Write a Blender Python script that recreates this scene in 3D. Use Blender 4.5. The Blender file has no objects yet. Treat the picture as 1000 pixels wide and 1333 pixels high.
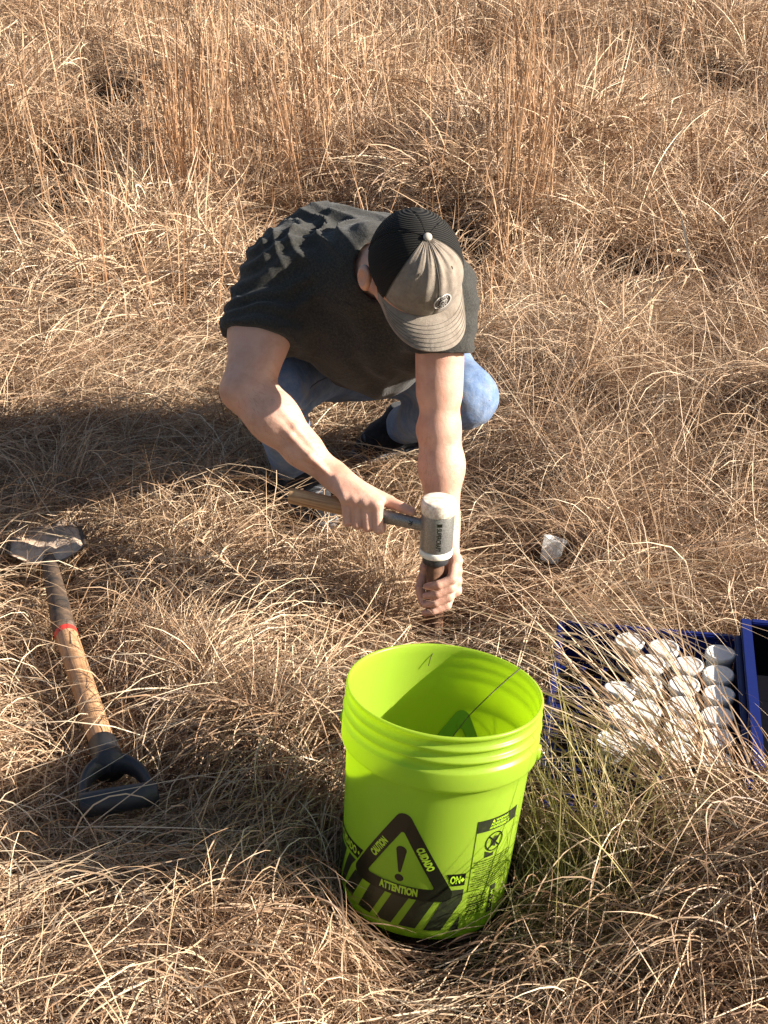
import bpy, bmesh, math, random, time
import numpy as np
from mathutils import Vector, Matrix, noise
T0 = time.time()
random.seed(7); rng = np.random.default_rng(11)
R_ = math.radians
scene = bpy.context.scene

# ------------------------------------------------------------------ camera, sky, sun, exposure
cam_d = bpy.data.cameras.new('camera'); cam = bpy.data.objects.new('camera', cam_d)
scene.collection.objects.link(cam); scene.camera = cam
cam.location = (0, 0, 1.62); cam.rotation_euler = (R_(90 - 26), 0, 0)
cam_d.sensor_fit = 'VERTICAL'; cam_d.sensor_height = 36; cam_d.sensor_width = 27
cam_d.lens = 36 * 1926 / 1333; cam_d.clip_start = .05; cam_d.clip_end = 600

SUN_EL, SUN_AZ = R_(25), R_(-8)            # azimuth from +X, negative = towards the camera
to_sun = Vector((math.cos(SUN_EL) * math.cos(SUN_AZ), math.cos(SUN_EL) * math.sin(SUN_AZ), math.sin(SUN_EL)))
world = bpy.data.worlds.new('World'); scene.world = world; world.use_nodes = True
wn = world.node_tree
sky = wn.nodes.new('ShaderNodeTexSky'); sky.sky_type = 'NISHITA'; sky.sun_disc = False
sky.sun_elevation = SUN_EL; sky.sun_rotation = R_(90) - SUN_AZ
sky.air_density = 1.0; sky.dust_density = 1.5
wn.nodes['Background'].inputs[1].default_value = 0.05
wn.links.new(sky.outputs[0], wn.nodes['Background'].inputs[0])
sl = bpy.data.lights.new('sun', 'SUN'); sl.energy = 5.0; sl.angle = R_(.5); sl.color = (1, .915, .81)
so = bpy.data.objects.new('sun', sl); scene.collection.objects.link(so)
so.rotation_euler = (-to_sun).to_track_quat('-Z', 'Y').to_euler()
scene.view_settings.view_transform = 'Standard'; scene.view_settings.look = 'None'
scene.view_settings.gamma = 1; scene.view_settings.exposure = 1.5
scene.cycles.max_bounces = 8; scene.cycles.transmission_bounces = 6; scene.cycles.transparent_max_bounces = 8

# ------------------------------------------------------------------ helpers
col = scene.collection
def tag(o, label=None, cat=None, group=None, kind=None):
    if label: o['label'] = label
    if cat: o['category'] = cat
    if group: o['group'] = group
    if kind: o['kind'] = kind
    return o
def empty(name, loc, label, cat, group=None):
    o = bpy.data.objects.new(name, None); col.objects.link(o); o.location = loc
    o.empty_display_size = .05
    return tag(o, label, cat, group)
def link(name, me, mat=None, parent=None):
    o = bpy.data.objects.new(name, me); col.objects.link(o)
    if mat: me.materials.append(mat)
    if parent:
        # geometry is written in world coordinates: shift it into the parent's frame
        o.parent = parent
        root = parent; off = Vector((0, 0, 0))
        while root: off += root.location; root = root.parent
        me.transform(Matrix.Translation(-off))
    return o
def np_mesh(name, V, Q, smooth=True, attrs=None):
    V = np.asarray(V, np.float32).reshape(-1, 3); Q = np.asarray(Q, np.int32)
    k = Q.shape[1]; me = bpy.data.meshes.new(name)
    me.vertices.add(len(V)); me.vertices.foreach_set('co', V.ravel())
    me.loops.add(Q.size); me.loops.foreach_set('vertex_index', Q.ravel())
    me.polygons.add(len(Q)); me.polygons.foreach_set('loop_start', np.arange(0, Q.size, k, dtype=np.int32))
    me.polygons.foreach_set('use_smooth', np.full(len(Q), smooth))
    me.update(calc_edges=True)
    for n, a in (attrs or {}).items():
        at = me.attributes.new(n, 'FLOAT', 'POINT'); at.data.foreach_set('value', np.asarray(a, np.float32).ravel())
    return me
def bm_mesh(name, bm, smooth=True):
    me = bpy.data.meshes.new(name); bm.to_mesh(me); bm.free()
    me.polygons.foreach_set('use_smooth', [smooth] * len(me.polygons)); return me
def frame_from(z, x=None):
    z = Vector(z).normalized(); x = Vector(x) if x is not None else Vector((1, 0, .01))
    x = (x - z * x.dot(z)).normalized(); y = z.cross(x)
    return Matrix((x, y, z)).transposed()
def lathe(profile, M, n=64, close=False, wob=0):
    """profile = [(radius, height)], swept round the z axis of matrix M"""
    P = np.array(profile, float); m = len(P); a = np.linspace(0, 2 * math.pi, n, endpoint=False)
    V = np.zeros((m, n, 3)); V[..., 0] = P[:, :1] * np.cos(a); V[..., 1] = P[:, :1] * np.sin(a); V[..., 2] = P[:, 1:2]
    if wob: V[..., :2] *= (1 + wob * np.cos(2 * a + .6))[None, :, None]
    Mn = np.array(M); V = V.reshape(-1, 3) @ Mn[:3, :3].T + Mn[:3, 3]
    i, j = np.meshgrid(np.arange(m - 1), np.arange(n), indexing='ij'); j2 = (j + 1) % n
    Q = np.stack([i * n + j, i * n + j2, (i + 1) * n + j2, (i + 1) * n + j], -1).reshape(-1, 4)
    return V, Q
def tube_mesh(name, pts, rad, n=12, caps=True, flat=None):
    pts = [Vector(p) for p in pts]; m = len(pts)
    rad = [rad] * m if isinstance(rad, (int, float)) else rad
    bm = bmesh.new(); rings = []; x = None
    for i, p in enumerate(pts):
        d = (pts[min(i + 1, m - 1)] - pts[max(i - 1, 0)]).normalized()
        if x is None: x = Vector((0, 0, 1)) if abs(d.z) < .9 else Vector((1, 0, 0))
        x = (x - d * x.dot(d)).normalized(); y = d.cross(x)
        fx, fy = flat if flat else (1, 1)
        rings.append([bm.verts.new(p + (x * math.cos(a) * fx + y * math.sin(a) * fy) * rad[i]) for a in [2 * math.pi * k / n for k in range(n)]])
    for i in range(m - 1):
        for k in range(n): bm.faces.new((rings[i][k], rings[i][(k + 1) % n], rings[i + 1][(k + 1) % n], rings[i + 1][k]))
    if caps: bm.faces.new(rings[0][::-1]); bm.faces.new(rings[-1])
    return bm_mesh(name, bm)
def box_bm(bm, M, size, bevel=0):
    r = bmesh.ops.create_cube(bm, size=1, matrix=Matrix(M) @ Matrix.Diagonal((*size, 1)))
    if bevel:
        es = list({e for v in r['verts'] for e in v.link_edges})
        bmesh.ops.bevel(bm, geom=es, offset=bevel, segments=2, affect='EDGES')
def smooth_by_angle(o, deg=40):
    me = o.data; bm = bmesh.new(); bm.from_mesh(me)
    for e in bm.edges:
        e.smooth = not (len(e.link_faces) == 2 and e.calc_face_angle(0) > R_(deg))
    bm.to_mesh(me); bm.free(); me.polygons.foreach_set('use_smooth', [True] * len(me.polygons))

# ------------------------------------------------------------------ materials
class NT:
    def __init__(s, name):
        s.m = bpy.data.materials.new(name); s.m.use_nodes = True; s.t = s.m.node_tree
        s.b = s.t.nodes['Principled BSDF']; s.out = s.t.nodes['Material Output']
    def n(s, kind, **kw):
        x = s.t.nodes.new('ShaderNode' + kind)
        for k, v in kw.items():
            if k.startswith('i_'):
                key = k[2:]; key = int(key) if key.isdigit() else key.replace('_', ' ')
                x.inputs[key].default_value = v
            else: setattr(x, k, v)
        return x
    def l(s, a, b): s.t.links.new(a, b)
    def ramp(s, src, stops):
        r = s.n('ValToRGB'); e = r.color_ramp.elements
        while len(e) < len(stops): e.new(.5)
        for q, (p, c) in zip(e, stops): q.position = p; q.color = (*c, 1) if len(c) == 3 else c
        if src: s.l(src, r.inputs[0])
        return r.outputs[0]
    def coord(s, kind='Object', scale=None):
        t = s.n('TexCoord').outputs[kind]
        if scale:
            m = s.n('Mapping'); m.inputs['Scale'].default_value = scale; s.l(t, m.inputs[0]); return m.outputs[0]
        return t
    def noise(s, scale, detail=3, rough=.6, vec=None, out='Fac', dist=0):
        x = s.n('TexNoise'); x.inputs['Scale'].default_value = scale; x.inputs['Detail'].default_value = detail
        x.inputs['Roughness'].default_value = rough; x.inputs['Distortion'].default_value = dist
        s.l(vec if vec else s.coord(), x.inputs['Vector']); return x.outputs[out]
    def bump(s, h, dist, strength=1, normal=None):
        b = s.n('Bump'); b.inputs['Strength'].default_value = strength; b.inputs['Distance'].default_value = dist
        s.l(h, b.inputs['Height'])
        if normal: s.l(normal, b.inputs['Normal'])
        s.l(b.outputs[0], s.b.inputs['Normal']); return b.outputs[0]
    def mix(s, fac, a, b, blend='MIX'):
        x = s.n('Mix', data_type='RGBA', blend_type=blend)
        for v, i in ((fac, 0), (a, 6), (b, 7)):
            if isinstance(v, (int, float)): x.inputs[i].default_value = v
            elif isinstance(v, tuple): x.inputs[i].default_value = (*v, 1)
            else: s.l(v, x.inputs[i])
        return x.outputs[2]
    def math(s, op, a, b=0):
        x = s.n('Math', operation=op)
        for v, i in ((a, 0), (b, 1)):
            if isinstance(v, (int, float)): x.inputs[i].default_value = v
            else: s.l(v, x.inputs[i])
        return x.outputs[0]
    def set(s, **kw):
        for k, v in kw.items():
            i = s.b.inputs[k.replace('_', ' ')]
            if hasattr(v, 'is_output'): s.l(v, i)
            else: i.default_value = (*v, 1) if isinstance(v, tuple) and len(v) == 3 else v
        return s

def straw_material(name, stops, trans=.12):
    m = NT(name)
    a = m.n('Attribute', attribute_name='tint', attribute_type='GEOMETRY').outputs['Fac']
    big = m.noise(1.3, 3, .6, m.n('NewGeometry').outputs['Position'])
    f = m.math('ADD', a, m.math('MULTIPLY', m.math('SUBTRACT', big, .5), .55))
    c = m.ramp(f, stops)
    fine = m.noise(60, 2, .6, m.n('NewGeometry').outputs['Position'])
    c = m.mix(m.math('MULTIPLY', fine, .35), c, (.30, .19, .10))
    m.set(Base_Color=c, Roughness=.5, Specular_IOR_Level=.35)
    tr = m.n('BsdfTranslucent'); m.l(c, tr.inputs[0])
    mx = m.n('MixShader'); mx.inputs[0].default_value = trans
    m.l(m.b.outputs[0], mx.inputs[1]); m.l(tr.outputs[0], mx.inputs[2]); m.l(mx.outputs[0], m.out.inputs[0])
    return m.m
M = {}
M['straw'] = straw_material('dry_straw', [(0, (.055, .034, .022)), (.25, (.18, .098, .056)), (.5, (.37, .236, .142)), (.75, (.62, .45, .295)), (1, (.82, .67, .47))])
M['rust'] = straw_material('rust_stem', [(0, (.19, .095, .05)), (.35, (.37, .20, .105)), (.7, (.54, .345, .20)), (1, (.78, .60, .41))])
M['green'] = straw_material('olive_grass', [(0, (.05, .06, .02)), (.4, (.13, .14, .04)), (.75, (.27, .25, .08)), (1, (.50, .42, .19))], .3)
m = NT('soil'); c = m.ramp(m.noise(14, 6, .7), [(.25, (.02, .013, .009)), (.6, (.06, .037, .023)), (.85, (.13, .085, .055))])
m.set(Base_Color=c, Roughness=.95, Specular_IOR_Level=.1); m.bump(m.noise(60, 6, .75), .02); M['soil'] = m.m

def plastic(name, colr, trans=.3, rough=.35, tcol=None):
    m = NT(name); n = m.noise(9, 4, .6)
    c = m.mix(m.math('MULTIPLY', n, .25), colr, tuple(x * .82 for x in colr))
    m.set(Base_Color=c, Roughness=m.math('ADD', m.math('MULTIPLY', m.noise(40, 3), .2), rough - .08), Specular_IOR_Level=.4)
    m.bump(m.noise(25, 3), .0006, .5)
    tr = m.n('BsdfTranslucent'); tr.inputs[0].default_value = (*(tcol or colr), 1)
    mx = m.n('MixShader'); mx.inputs[0].default_value = trans
    m.l(m.b.outputs[0], mx.inputs[1]); m.l(tr.outputs[0], mx.inputs[2]); m.l(mx.outputs[0], m.out.inputs[0])
    return m
mb_ = plastic('lime_plastic', (.41, .575, .060), .55, .30, (.62, .78, .075)); sc_ = mb_.ramp(mb_.noise(38, 6, .78), [(.60, (0, 0, 0)), (.72, (.55, .55, .55))])
sc2 = mb_.b.inputs['Base Color'].links[0].from_socket; mb_.set(Base_Color=mb_.mix(sc_, sc2, (.34, .33, .12))); M['bucket'] = mb_.m
M['print'] = NT('black_print').set(Base_Color=(.009, .011, .005), Roughness=.38, Specular_IOR_Level=.35).m
m = NT('worn_print'); nz = m.ramp(m.noise(55, 5, .7), [(.50, (0, 0, 0)), (.75, (.6, .6, .6))])
m.set(Base_Color=m.mix(nz, (.018, .022, .010), (.06, .085, .018)), Roughness=.45); M['worn'] = m.m
M['lime_print'] = NT('lime_print').set(Base_Color=(.40, .66, .03), Roughness=.4).m
M['wire'] = NT('galvanised_wire').set(Base_Color=(.42, .42, .42), Metallic=1.0, Roughness=.4).m

m = NT('skin'); v = m.coord()
c = m.ramp(m.noise(16, 4, .6), [(.3, (.47, .25, .175)), (.55, (.60, .365, .270)), (.8, (.62, .31, .24))])
c = m.mix(m.math('MULTIPLY', m.noise(160, 2), .18), c, (.38, .17, .11))
m.set(Base_Color=c, Roughness=.52, Specular_IOR_Level=.42, Subsurface_Weight=.18, Subsurface_Scale=.012)
m.b.inputs['Subsurface Radius'].default_value = (1, .35, .2)
b1 = m.bump(m.noise(420, 3, .6), .0009, .6); m.bump(m.noise(55, 4, .6), .0022, .5, b1); M['skin'] = m.m

def cloth(name, stops, scale=60, weave=900, rough=.9, bumpd=.004):
    m = NT(name); c = m.ramp(m.noise(scale, 4, .7), stops)
    m.set(Base_Color=c, Roughness=rough, Specular_IOR_Level=.15, Sheen_Weight=.12)
    b1 = m.bump(m.noise(weave, 2), .0008, .8); m.bump(m.noise(22, 4, .55, dist=.6), bumpd, .55, b1); return m
M['shirt'] = cloth('heather_grey_cotton', [(.3, (.020, .020, .020)), (.5, (.036, .035, .031)), (.75, (.066, .062, .052))], 240, bumpd=.010).m
m = cloth('pale_denim', [(.2, (.06, .11, .23)), (.5, (.135, .205, .345)), (.8, (.25, .315, .42))], 26, 1200, .85, .008)
dirt = m.ramp(m.noise(9, 5, .7), [(.52, (0, 0, 0)), (.70, (.8, .8, .8))])
cc = m.b.inputs['Base Color'].links[0].from_socket
spots = m.ramp(m.noise(60, 3, .6), [(.72, (0, 0, 0)), (.77, (.8, .8, .8))])
c2 = m.mix(dirt, cc, (.20, .18, .155)); m.set(Base_Color=m.mix(spots, c2, (.16, .055, .03))); M['denim'] = m.m
m = cloth('dark_shoe', [(.3, (.012, .012, .014)), (.7, (.035, .036, .04))], 80); M['shoe'] = m.m
M['sole'] = cloth('shoe_sole', [(.3, (.05, .055, .065)), (.7, (.16, .17, .19))], 60).m
m = cloth('cap_twill', [(.25, (.16, .13, .10)), (.5, (.24, .20, .16)), (.8, (.31, .27, .22))], 35, 1300, .85, .006); M['cap'] = m.m
m = NT('cap_mesh'); w = m.n('TexWave', wave_type='BANDS', bands_direction='Z'); w.inputs['Scale'].default_value = 120
m.l(m.coord(), w.inputs['Vector'])
m.set(Base_Color=m.mix(w.outputs['Fac'], (.006, .006, .006), (.030, .028, .024)), Roughness=.8, Specular_IOR_Level=.2); m.bump(w.outputs['Fac'], .0018); M['capmesh'] = m.m
M['darkstalk'] = NT('dark_stalk').set(Base_Color=(.05, .035, .02), Roughness=.7).m
M['seam'] = NT('denim_seam').set(Base_Color=(.10, .12, .17), Roughness=.9).m
M['armhair'] = NT('arm_hair').set(Base_Color=(.22, .12, .06), Roughness=.6).m
M['stitch'] = NT('stitch').set(Base_Color=(.10, .085, .065), Roughness=.9).m
M['patchdark'] = NT('patch_dark').set(Base_Color=(.045, .036, .030), Roughness=.7).m
M['patchwhite'] = NT('patch_white').set(Base_Color=(.62, .60, .56), Roughness=.7).m
M['hair'] = cloth('dark_hair', [(.3, (.02, .012, .008)), (.7, (.055, .034, .02))], 200, 600).m
M['eye'] = NT('eye_white').set(Base_Color=(.7, .68, .65), Roughness=.2).m

def wood(name, a, b, c):
    m = NT(name); v = m.coord('Object')
    at = m.n('Attribute', attribute_name='along', attribute_type='GEOMETRY').outputs['Fac']
    cmb = m.n('CombineXYZ'); m.l(at, cmb.inputs[0])
    ar = m.n('Attribute', attribute_name='around', attribute_type='GEOMETRY').outputs['Fac']; m.l(ar, cmb.inputs[1])
    g = m.n('TexNoise'); mp = m.n('Mapping'); mp.inputs['Scale'].default_value = (9, 260, 1); m.l(cmb.outputs[0], mp.inputs[0])
    m.l(mp.outputs[0], g.inputs['Vector']); g.inputs['Scale'].default_value = 1; g.inputs['Detail'].default_value = 4; g.inputs['Distortion'].default_value = .4
    c_ = m.ramp(g.outputs[0], [(.3, a), (.5, b), (.72, c)])
    dr = m.ramp(m.noise(18, 5, .7), [(.5, (0, 0, 0)), (.75, (.6, .6, .6))])
    m.set(Base_Color=m.mix(dr, c_, tuple(x * .5 for x in a)), Roughness=.55); m.bump(g.outputs[0], .0006); return m.m
M['ash'] = wood('ash_wood', (.28, .14, .06), (.46, .26, .13), (.56, .35, .19))
M['hickory'] = wood('hickory_wood', (.20, .10, .045), (.42, .25, .12), (.52, .34, .18))
m = NT('dusty_steel'); n1 = m.ramp(m.noise(22, 6, .75), [(.38, (.055, .045, .038)), (.55, (.13, .085, .055)), (.75, (.26, .18, .12))])
m.set(Base_Color=n1, Roughness=.62, Metallic=.35); m.bump(m.noise(70, 5), .0015); M['steel'] = m.m
m = NT('caked_dirt'); n1 = m.ramp(m.noise(30, 6, .75), [(.3, (.40, .28, .19)), (.55, (.58, .44, .33)), (.8, (.68, .55, .43))])
m.set(Base_Color=n1, Roughness=.95, Specular_IOR_Level=.1); m.bump(m.noise(45, 6, .7), .006); M['dirt'] = m.m
m = NT('black_rubbery_plastic'); m.set(Base_Color=m.mix(m.math('MULTIPLY', m.noise(30, 4), .5), (.014, .016, .02), (.05, .05, .052)), Roughness=.5); m.bump(m.noise(80, 4), .001); M['blackp'] = m.m
m = NT('red_paint'); n1 = m.ramp(m.noise(90, 4), [(.60, (.62, .045, .03)), (.66, (.16, .05, .03))]); m.set(Base_Color=n1, Roughness=.5); M['red'] = m.m
m = NT('grey_enamel'); m.set(Base_Color=m.ramp(m.noise(420, 2, .5), [(.35, (.19, .19, .175)), (.65, (.30, .30, .285))]), Roughness=.38, Metallic=.55); m.bump(m.noise(300, 2), .0005); M['enamel'] = m.m
m = NT('white_nylon'); n1 = m.ramp(m.noise(45, 5, .75), [(.45, (.74, .70, .60)), (.62, (.52, .42, .30)), (.75, (.30, .22, .15))])
geo = m.n('NewGeometry'); sx = m.n('SeparateXYZ'); m.l(geo.outputs['Normal'], sx.inputs[0])
worn = m.ramp(m.noise(85, 6, .85), [(.44, (0, 0, 0)), (.58, (.95, .95, .95))])
m.set(Base_Color=m.mix(worn, (.78, .74, .64), (.50, .41, .30)), Roughness=.5, Subsurface_Weight=.1); M['nylon_top'] = m.m
M['nylon'] = NT('clean_nylon').set(Base_Color=(.80, .77, .67), Roughness=.45, Subsurface_Weight=.15).m
m = NT('rusty_tube'); m.set(Base_Color=m.ramp(m.noise(35, 5, .7), [(.35, (.07, .035, .02)), (.6, (.20, .10, .055)), (.8, (.33, .19, .11))]), Roughness=.75, Metallic=.3); m.bump(m.noise(90, 4), .001); M['tube'] = m.m
m = plastic('blue_plastic', (.007, .014, .11), .05, .30, (.02, .05, .5)); M['blue'] = m.m
m = plastic('cup_plastic', (.62, .63, .62), .30, .35, (.78, .78, .76)); M['cup'] = m.m
m = plastic('lid_plastic', (.70, .70, .68), .10, .42, (.8, .8, .8))
du = m.ramp(m.noise(60, 5, .7), [(.5, (0, 0, 0)), (.72, (.6, .6, .6))]); cs = m.b.inputs['Base Color'].links[0].from_socket
m.set(Base_Color=m.mix(du, cs, (.50, .40, .29))); M['lid'] = m.m
m = NT('clear_plastic'); m.set(Base_Color=(.88, .89, .90), Roughness=.22, IOR=1.35, Transmission_Weight=.35, Specular_IOR_Level=.7); M['clear'] = m.m
m = NT('frosted_cup'); m.set(Base_Color=(.88, .88, .86), Roughness=.25, Specular_IOR_Level=.7)
tr = m.n('BsdfTranslucent'); tr.inputs[0].default_value = (.85, .85, .83, 1); tp = m.n('BsdfTransparent'); mx = m.n('MixShader'); mx.inputs[0].default_value = .4; mx2 = m.n('MixShader')
m.l(m.b.outputs[0], mx.inputs[1]); m.l(tr.outputs[0], mx.inputs[2]); mx2.inputs[0].default_value = .28; m.l(mx.outputs[0], mx2.inputs[1]); m.l(tp.outputs[0], mx2.inputs[2]); m.l(mx2.outputs[0], m.out.inputs[0]); M['clear'] = m.m

# ------------------------------------------------------------------ signed distance fields for the figure
class Field:
    def __init__(s, lo, hi, h):
        s.lo = np.array(lo, np.float32); s.h = h
        s.n = np.ceil((np.array(hi) - s.lo) / h).astype(int) + 1
        s.D = np.full(s.n, 1.0, np.float32)
    def _win(s, lo, hi):
        a = np.clip(np.floor((np.array(lo) - s.lo) / s.h).astype(int), 0, s.n - 1)
        b = np.clip(np.ceil((np.array(hi) - s.lo) / s.h).astype(int) + 1, 1, s.n)
        g = [s.lo[i] + s.h * np.arange(a[i], b[i], dtype=np.float32) for i in range(3)]
        return (slice(a[0], b[0]), slice(a[1], b[1]), slice(a[2], b[2])), g[0][:, None, None], g[1][None, :, None], g[2][None, None, :]
    def _join(s, sl, d, k, op):
        D = s.D[sl]
        if op == 'add':
            if k > 0:
                hh = np.maximum(k - np.abs(D - d), 0) / k; s.D[sl] = np.minimum(D, d) - hh * hh * k * .25
            else: s.D[sl] = np.minimum(D, d)
        else:
            if k > 0:
                hh = np.maximum(k - np.abs(D + d), 0) / k; s.D[sl] = np.maximum(D, -d) + hh * hh * k * .25
            else: s.D[sl] = np.maximum(D, -d)
    def cone(s, a, b, r1, r2, k=.02, op='add', flat=None, ext=0):
        a = np.array(a, np.float32); b = np.array(b, np.float32); m = max(r1, r2) * 1.3 + k + 3 * s.h
        sl, X, Y, Z = s._win(np.minimum(a, b) - m, np.maximum(a, b) + m)
        ab = b - a; L2 = float(ab @ ab) + 1e-9
        t = np.clip(((X - a[0]) * ab[0] + (Y - a[1]) * ab[1] + (Z - a[2]) * ab[2]) / L2, 0, 1)
        x = X - a[0] - t * ab[0]; y = Y - a[1] - t * ab[1]; z = Z - a[2] - t * ab[2]
        if flat is not None:
            dv, f = flat; dv = np.array(dv, np.float32); dv /= np.linalg.norm(dv)
            q = (x * dv[0] + y * dv[1] + z * dv[2]) * (1 / f - 1); x = x + q * dv[0]; y = y + q * dv[1]; z = z + q * dv[2]
        d = np.sqrt(x * x + y * y + z * z) - (r1 + (r2 - r1) * t)
        s._join(sl, d, k, op); return s
    def ell(s, c, r, B=None, k=.02, op='add'):
        c = np.array(c, np.float32); m = max(r) + k + 3 * s.h
        sl, X, Y, Z = s._win(c - m, c + m)
        B = np.eye(3) if B is None else np.array(B)       # rows = axes
        P = [(X - c[0]) * B[i][0] + (Y - c[1]) * B[i][1] + (Z - c[2]) * B[i][2] for i in range(3)]
        k0 = np.sqrt(sum((P[i] / r[i]) ** 2 for i in range(3))); k1 = np.sqrt(sum((P[i] / r[i] ** 2) ** 2 for i in range(3))) + 1e-9
        s._join(sl, (k0 * (k0 - 1) / k1).astype(np.float32), k, op); return s
    def cut(s, p, n, box=None):
        """remove everything on the +n side of the plane, inside box"""
        lo, hi = box; sl, X, Y, Z = s._win(lo, hi); n = np.array(n, float); n /= np.linalg.norm(n)
        d = (X - p[0]) * n[0] + (Y - p[1]) * n[1] + (Z - p[2]) * n[2]
        s.D[sl] = np.maximum(s.D[sl], d); return s
    def mesh(s, name, sm=2):
        D = s.D; D[0], D[-1], D[:, 0], D[:, -1], D[:, :, 0], D[:, :, -1] = 1, 1, 1, 1, 1, 1
        S = D < 0; n = np.array(D.shape) - 1
        cs = [(i, j, k) for i in (0, 1) for j in (0, 1) for k in (0, 1)]
        cnt = np.zeros(n, np.uint8)
        for i, j, k in cs: cnt += S[i:n[0] + i, j:n[1] + j, k:n[2] + k]
        act = np.argwhere((cnt > 0) & (cnt < 8)); idx = np.full(n, -1, np.int32); idx[tuple(act.T)] = np.arange(len(act))
        acc = np.zeros((len(act), 3)); num = np.zeros(len(act))
        val = {c: D[act[:, 0] + c[0], act[:, 1] + c[1], act[:, 2] + c[2]] for c in cs}
        for c in cs:
            for ax in range(3):
                if c[ax] == 0:
                    c2 = list(c); c2[ax] = 1; c2 = tuple(c2); a, b = val[c], val[c2]
                    w = (a < 0) != (b < 0); t = np.where(w, a / np.where(w, a - b, 1), 0)
                    p = np.tile(np.array(c, float), (len(act), 1)); p[:, ax] += t
                    acc += p * w[:, None]; num += w
        V = (act + acc / num[:, None]) * s.h + s.lo
        F = []
        for ax in range(3):
            o = [a for a in range(3) if a != ax]
            sl0 = [slice(1, -1)] * 3; sl0[ax] = slice(0, -1); sl1 = list(sl0); sl1[ax] = slice(1, None)
            A, Bq = S[tuple(sl0)], S[tuple(sl1)]
            e = np.argwhere(A != Bq)
            ins = A[tuple(e.T)]
            base = e.copy(); base[:, o[0]] += 1; base[:, o[1]] += 1
            def cell(d0, d1):
                q = base.copy(); q[:, o[0]] -= d0; q[:, o[1]] -= d1; return idx[tuple(q.T)]
            q = np.stack([cell(1, 1), cell(0, 1), cell(0, 0), cell(1, 0)], -1)
            flip = ~ins if ax != 1 else ins
            q[flip] = q[flip][:, ::-1]; F.append(q)
        F = np.concatenate(F); F = F[(F >= 0).all(1)]
        # light Laplacian smoothing takes the grid stepping away
        E = np.concatenate([F[:, [i, (i + 1) % 4]] for i in range(4)])
        for _ in range(sm):
            A = np.zeros_like(V); c = np.zeros(len(V))
            for k in range(3): A[:, k] = np.bincount(E[:, 0], V[E[:, 1], k], len(V)) + np.bincount(E[:, 1], V[E[:, 0], k], len(V))
            c = np.bincount(E[:, 0], minlength=len(V)) + np.bincount(E[:, 1], minlength=len(V)); V = V * .5 + A / c[:, None] * .5
        return V, F
def vnormals(V, F):
    n = np.cross(V[F[:, 2]] - V[F[:, 0]], V[F[:, 3]] - V[F[:, 1]]); N = np.zeros_like(V)
    for i in range(4):
        for k in range(3): N[:, k] += np.bincount(F[:, i], n[:, k], len(V))
    return N / (np.linalg.norm(N, axis=1, keepdims=True) + 1e-12)

# ================================================================== GROUND
def ground_z(x, y):
    x = np.asarray(x, float); y = np.asarray(y, float)
    far = np.clip((y - 3.9) / 2.5, 0, 1) + np.clip((np.abs(x) - 1.6) / 2, 0, 1) * .6
    far = np.clip(far, 0, 1)
    h = .06 * np.sin(1.7 * x + 1.1 * y + .4) + .06 * np.sin(-1.3 * x + 2.1 * y + 2) + .05 * np.sin(3.9 * x - 1.4 * y + 1)
    n = .006 * np.sin(9 * x + 3 * y) + .006 * np.sin(-5 * x + 11 * y + 1)
    return h * far + n
def near_lin(a, b, n): return np.linspace(a, b, n)
gx = np.concatenate([-np.geomspace(300, 3.2, 26), np.linspace(-3, 3, 101), np.geomspace(3.2, 300, 26)])
gy = np.concatenate([-np.geomspace(40, .5, 10), np.linspace(-.2, 14, 200), np.geomspace(14.6, 500, 24)])
GX, GY = np.meshgrid(gx, gy, indexing='ij'); GZ = ground_z(GX, GY) - .003
i, j = np.meshgrid(np.arange(len(gx) - 1), np.arange(len(gy) - 1), indexing='ij'); k = len(gy)
Q = np.stack([i * k + j, (i + 1) * k + j, (i + 1) * k + j + 1, i * k + j + 1], -1).reshape(-1, 4)
g = link('ground', np_mesh('ground', np.stack([GX, GY, GZ], -1), Q), M['soil'])
tag(g, 'dark brown prairie soil under the dry grass', kind='structure')

# ================================================================== BUCKET
TOP = Vector((.094, 1.925, .378)); AX = Vector((math.sin(R_(5)), math.sin(R_(4)), 1)).normalized()
BL = .378; BASE = TOP - AX * BL
BX = Vector((0, 1, 0)).cross(AX).normalized(); BY = AX.cross(BX)
BM = Matrix.Translation(BASE) @ Matrix((BX, BY, AX)).transposed().to_4x4()
def b_rad(s): return .1305 + .0125 * min(max(s, 0), .29) / .285
bucket = empty('bucket', BASE, 'lime green plastic bucket with caution triangle, standing open in the grass', 'bucket')
prof = [(0, .004), (.105, .004), (.118, .0015), (.126, .006), (.1300, .017), (b_rad(.03), .03)]
prof += [(b_rad(s), s) for s in (.06, .10, .14, .18, .22, .26, .283)]
prof += [(.1445, .2855), (.1500, .287), (.1518, .289), (.1522, .293), (.1525, .318), (.1518, .321), (.1478, .323), (.1468, .327), (.1468, .333), (.1480, .3355), (.1522, .337), (.1530, .339), (.1522, .341),
         (.1480, .343), (.1462, .346), (.1462, .352), (.1475, .3545), (.1506, .356), (.1513, .358), (.1506, .360), (.1475, .3615), (.1462, .364), (.1462, .370), (.1472, .372), (.1495, .374), (.1508, .377), (.1500, .3795), (.1480, .3805), (.1462, .380), (.1447, .377)]
prof += [(.1441, .365), (.1432, .35), (.1422, .32), (.1412, .29)] + [(b_rad(s) - .0028, s) for s in (.26, .20, .14, .08, .03, .018)] + [(.118, .008), (.09, .0065), (0, .0065)]
V, Q = lathe(prof, BM, 128, wob=.012)
o = link('body', np_mesh('bucket_body', V, Q), M['bucket'], bucket)
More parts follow.
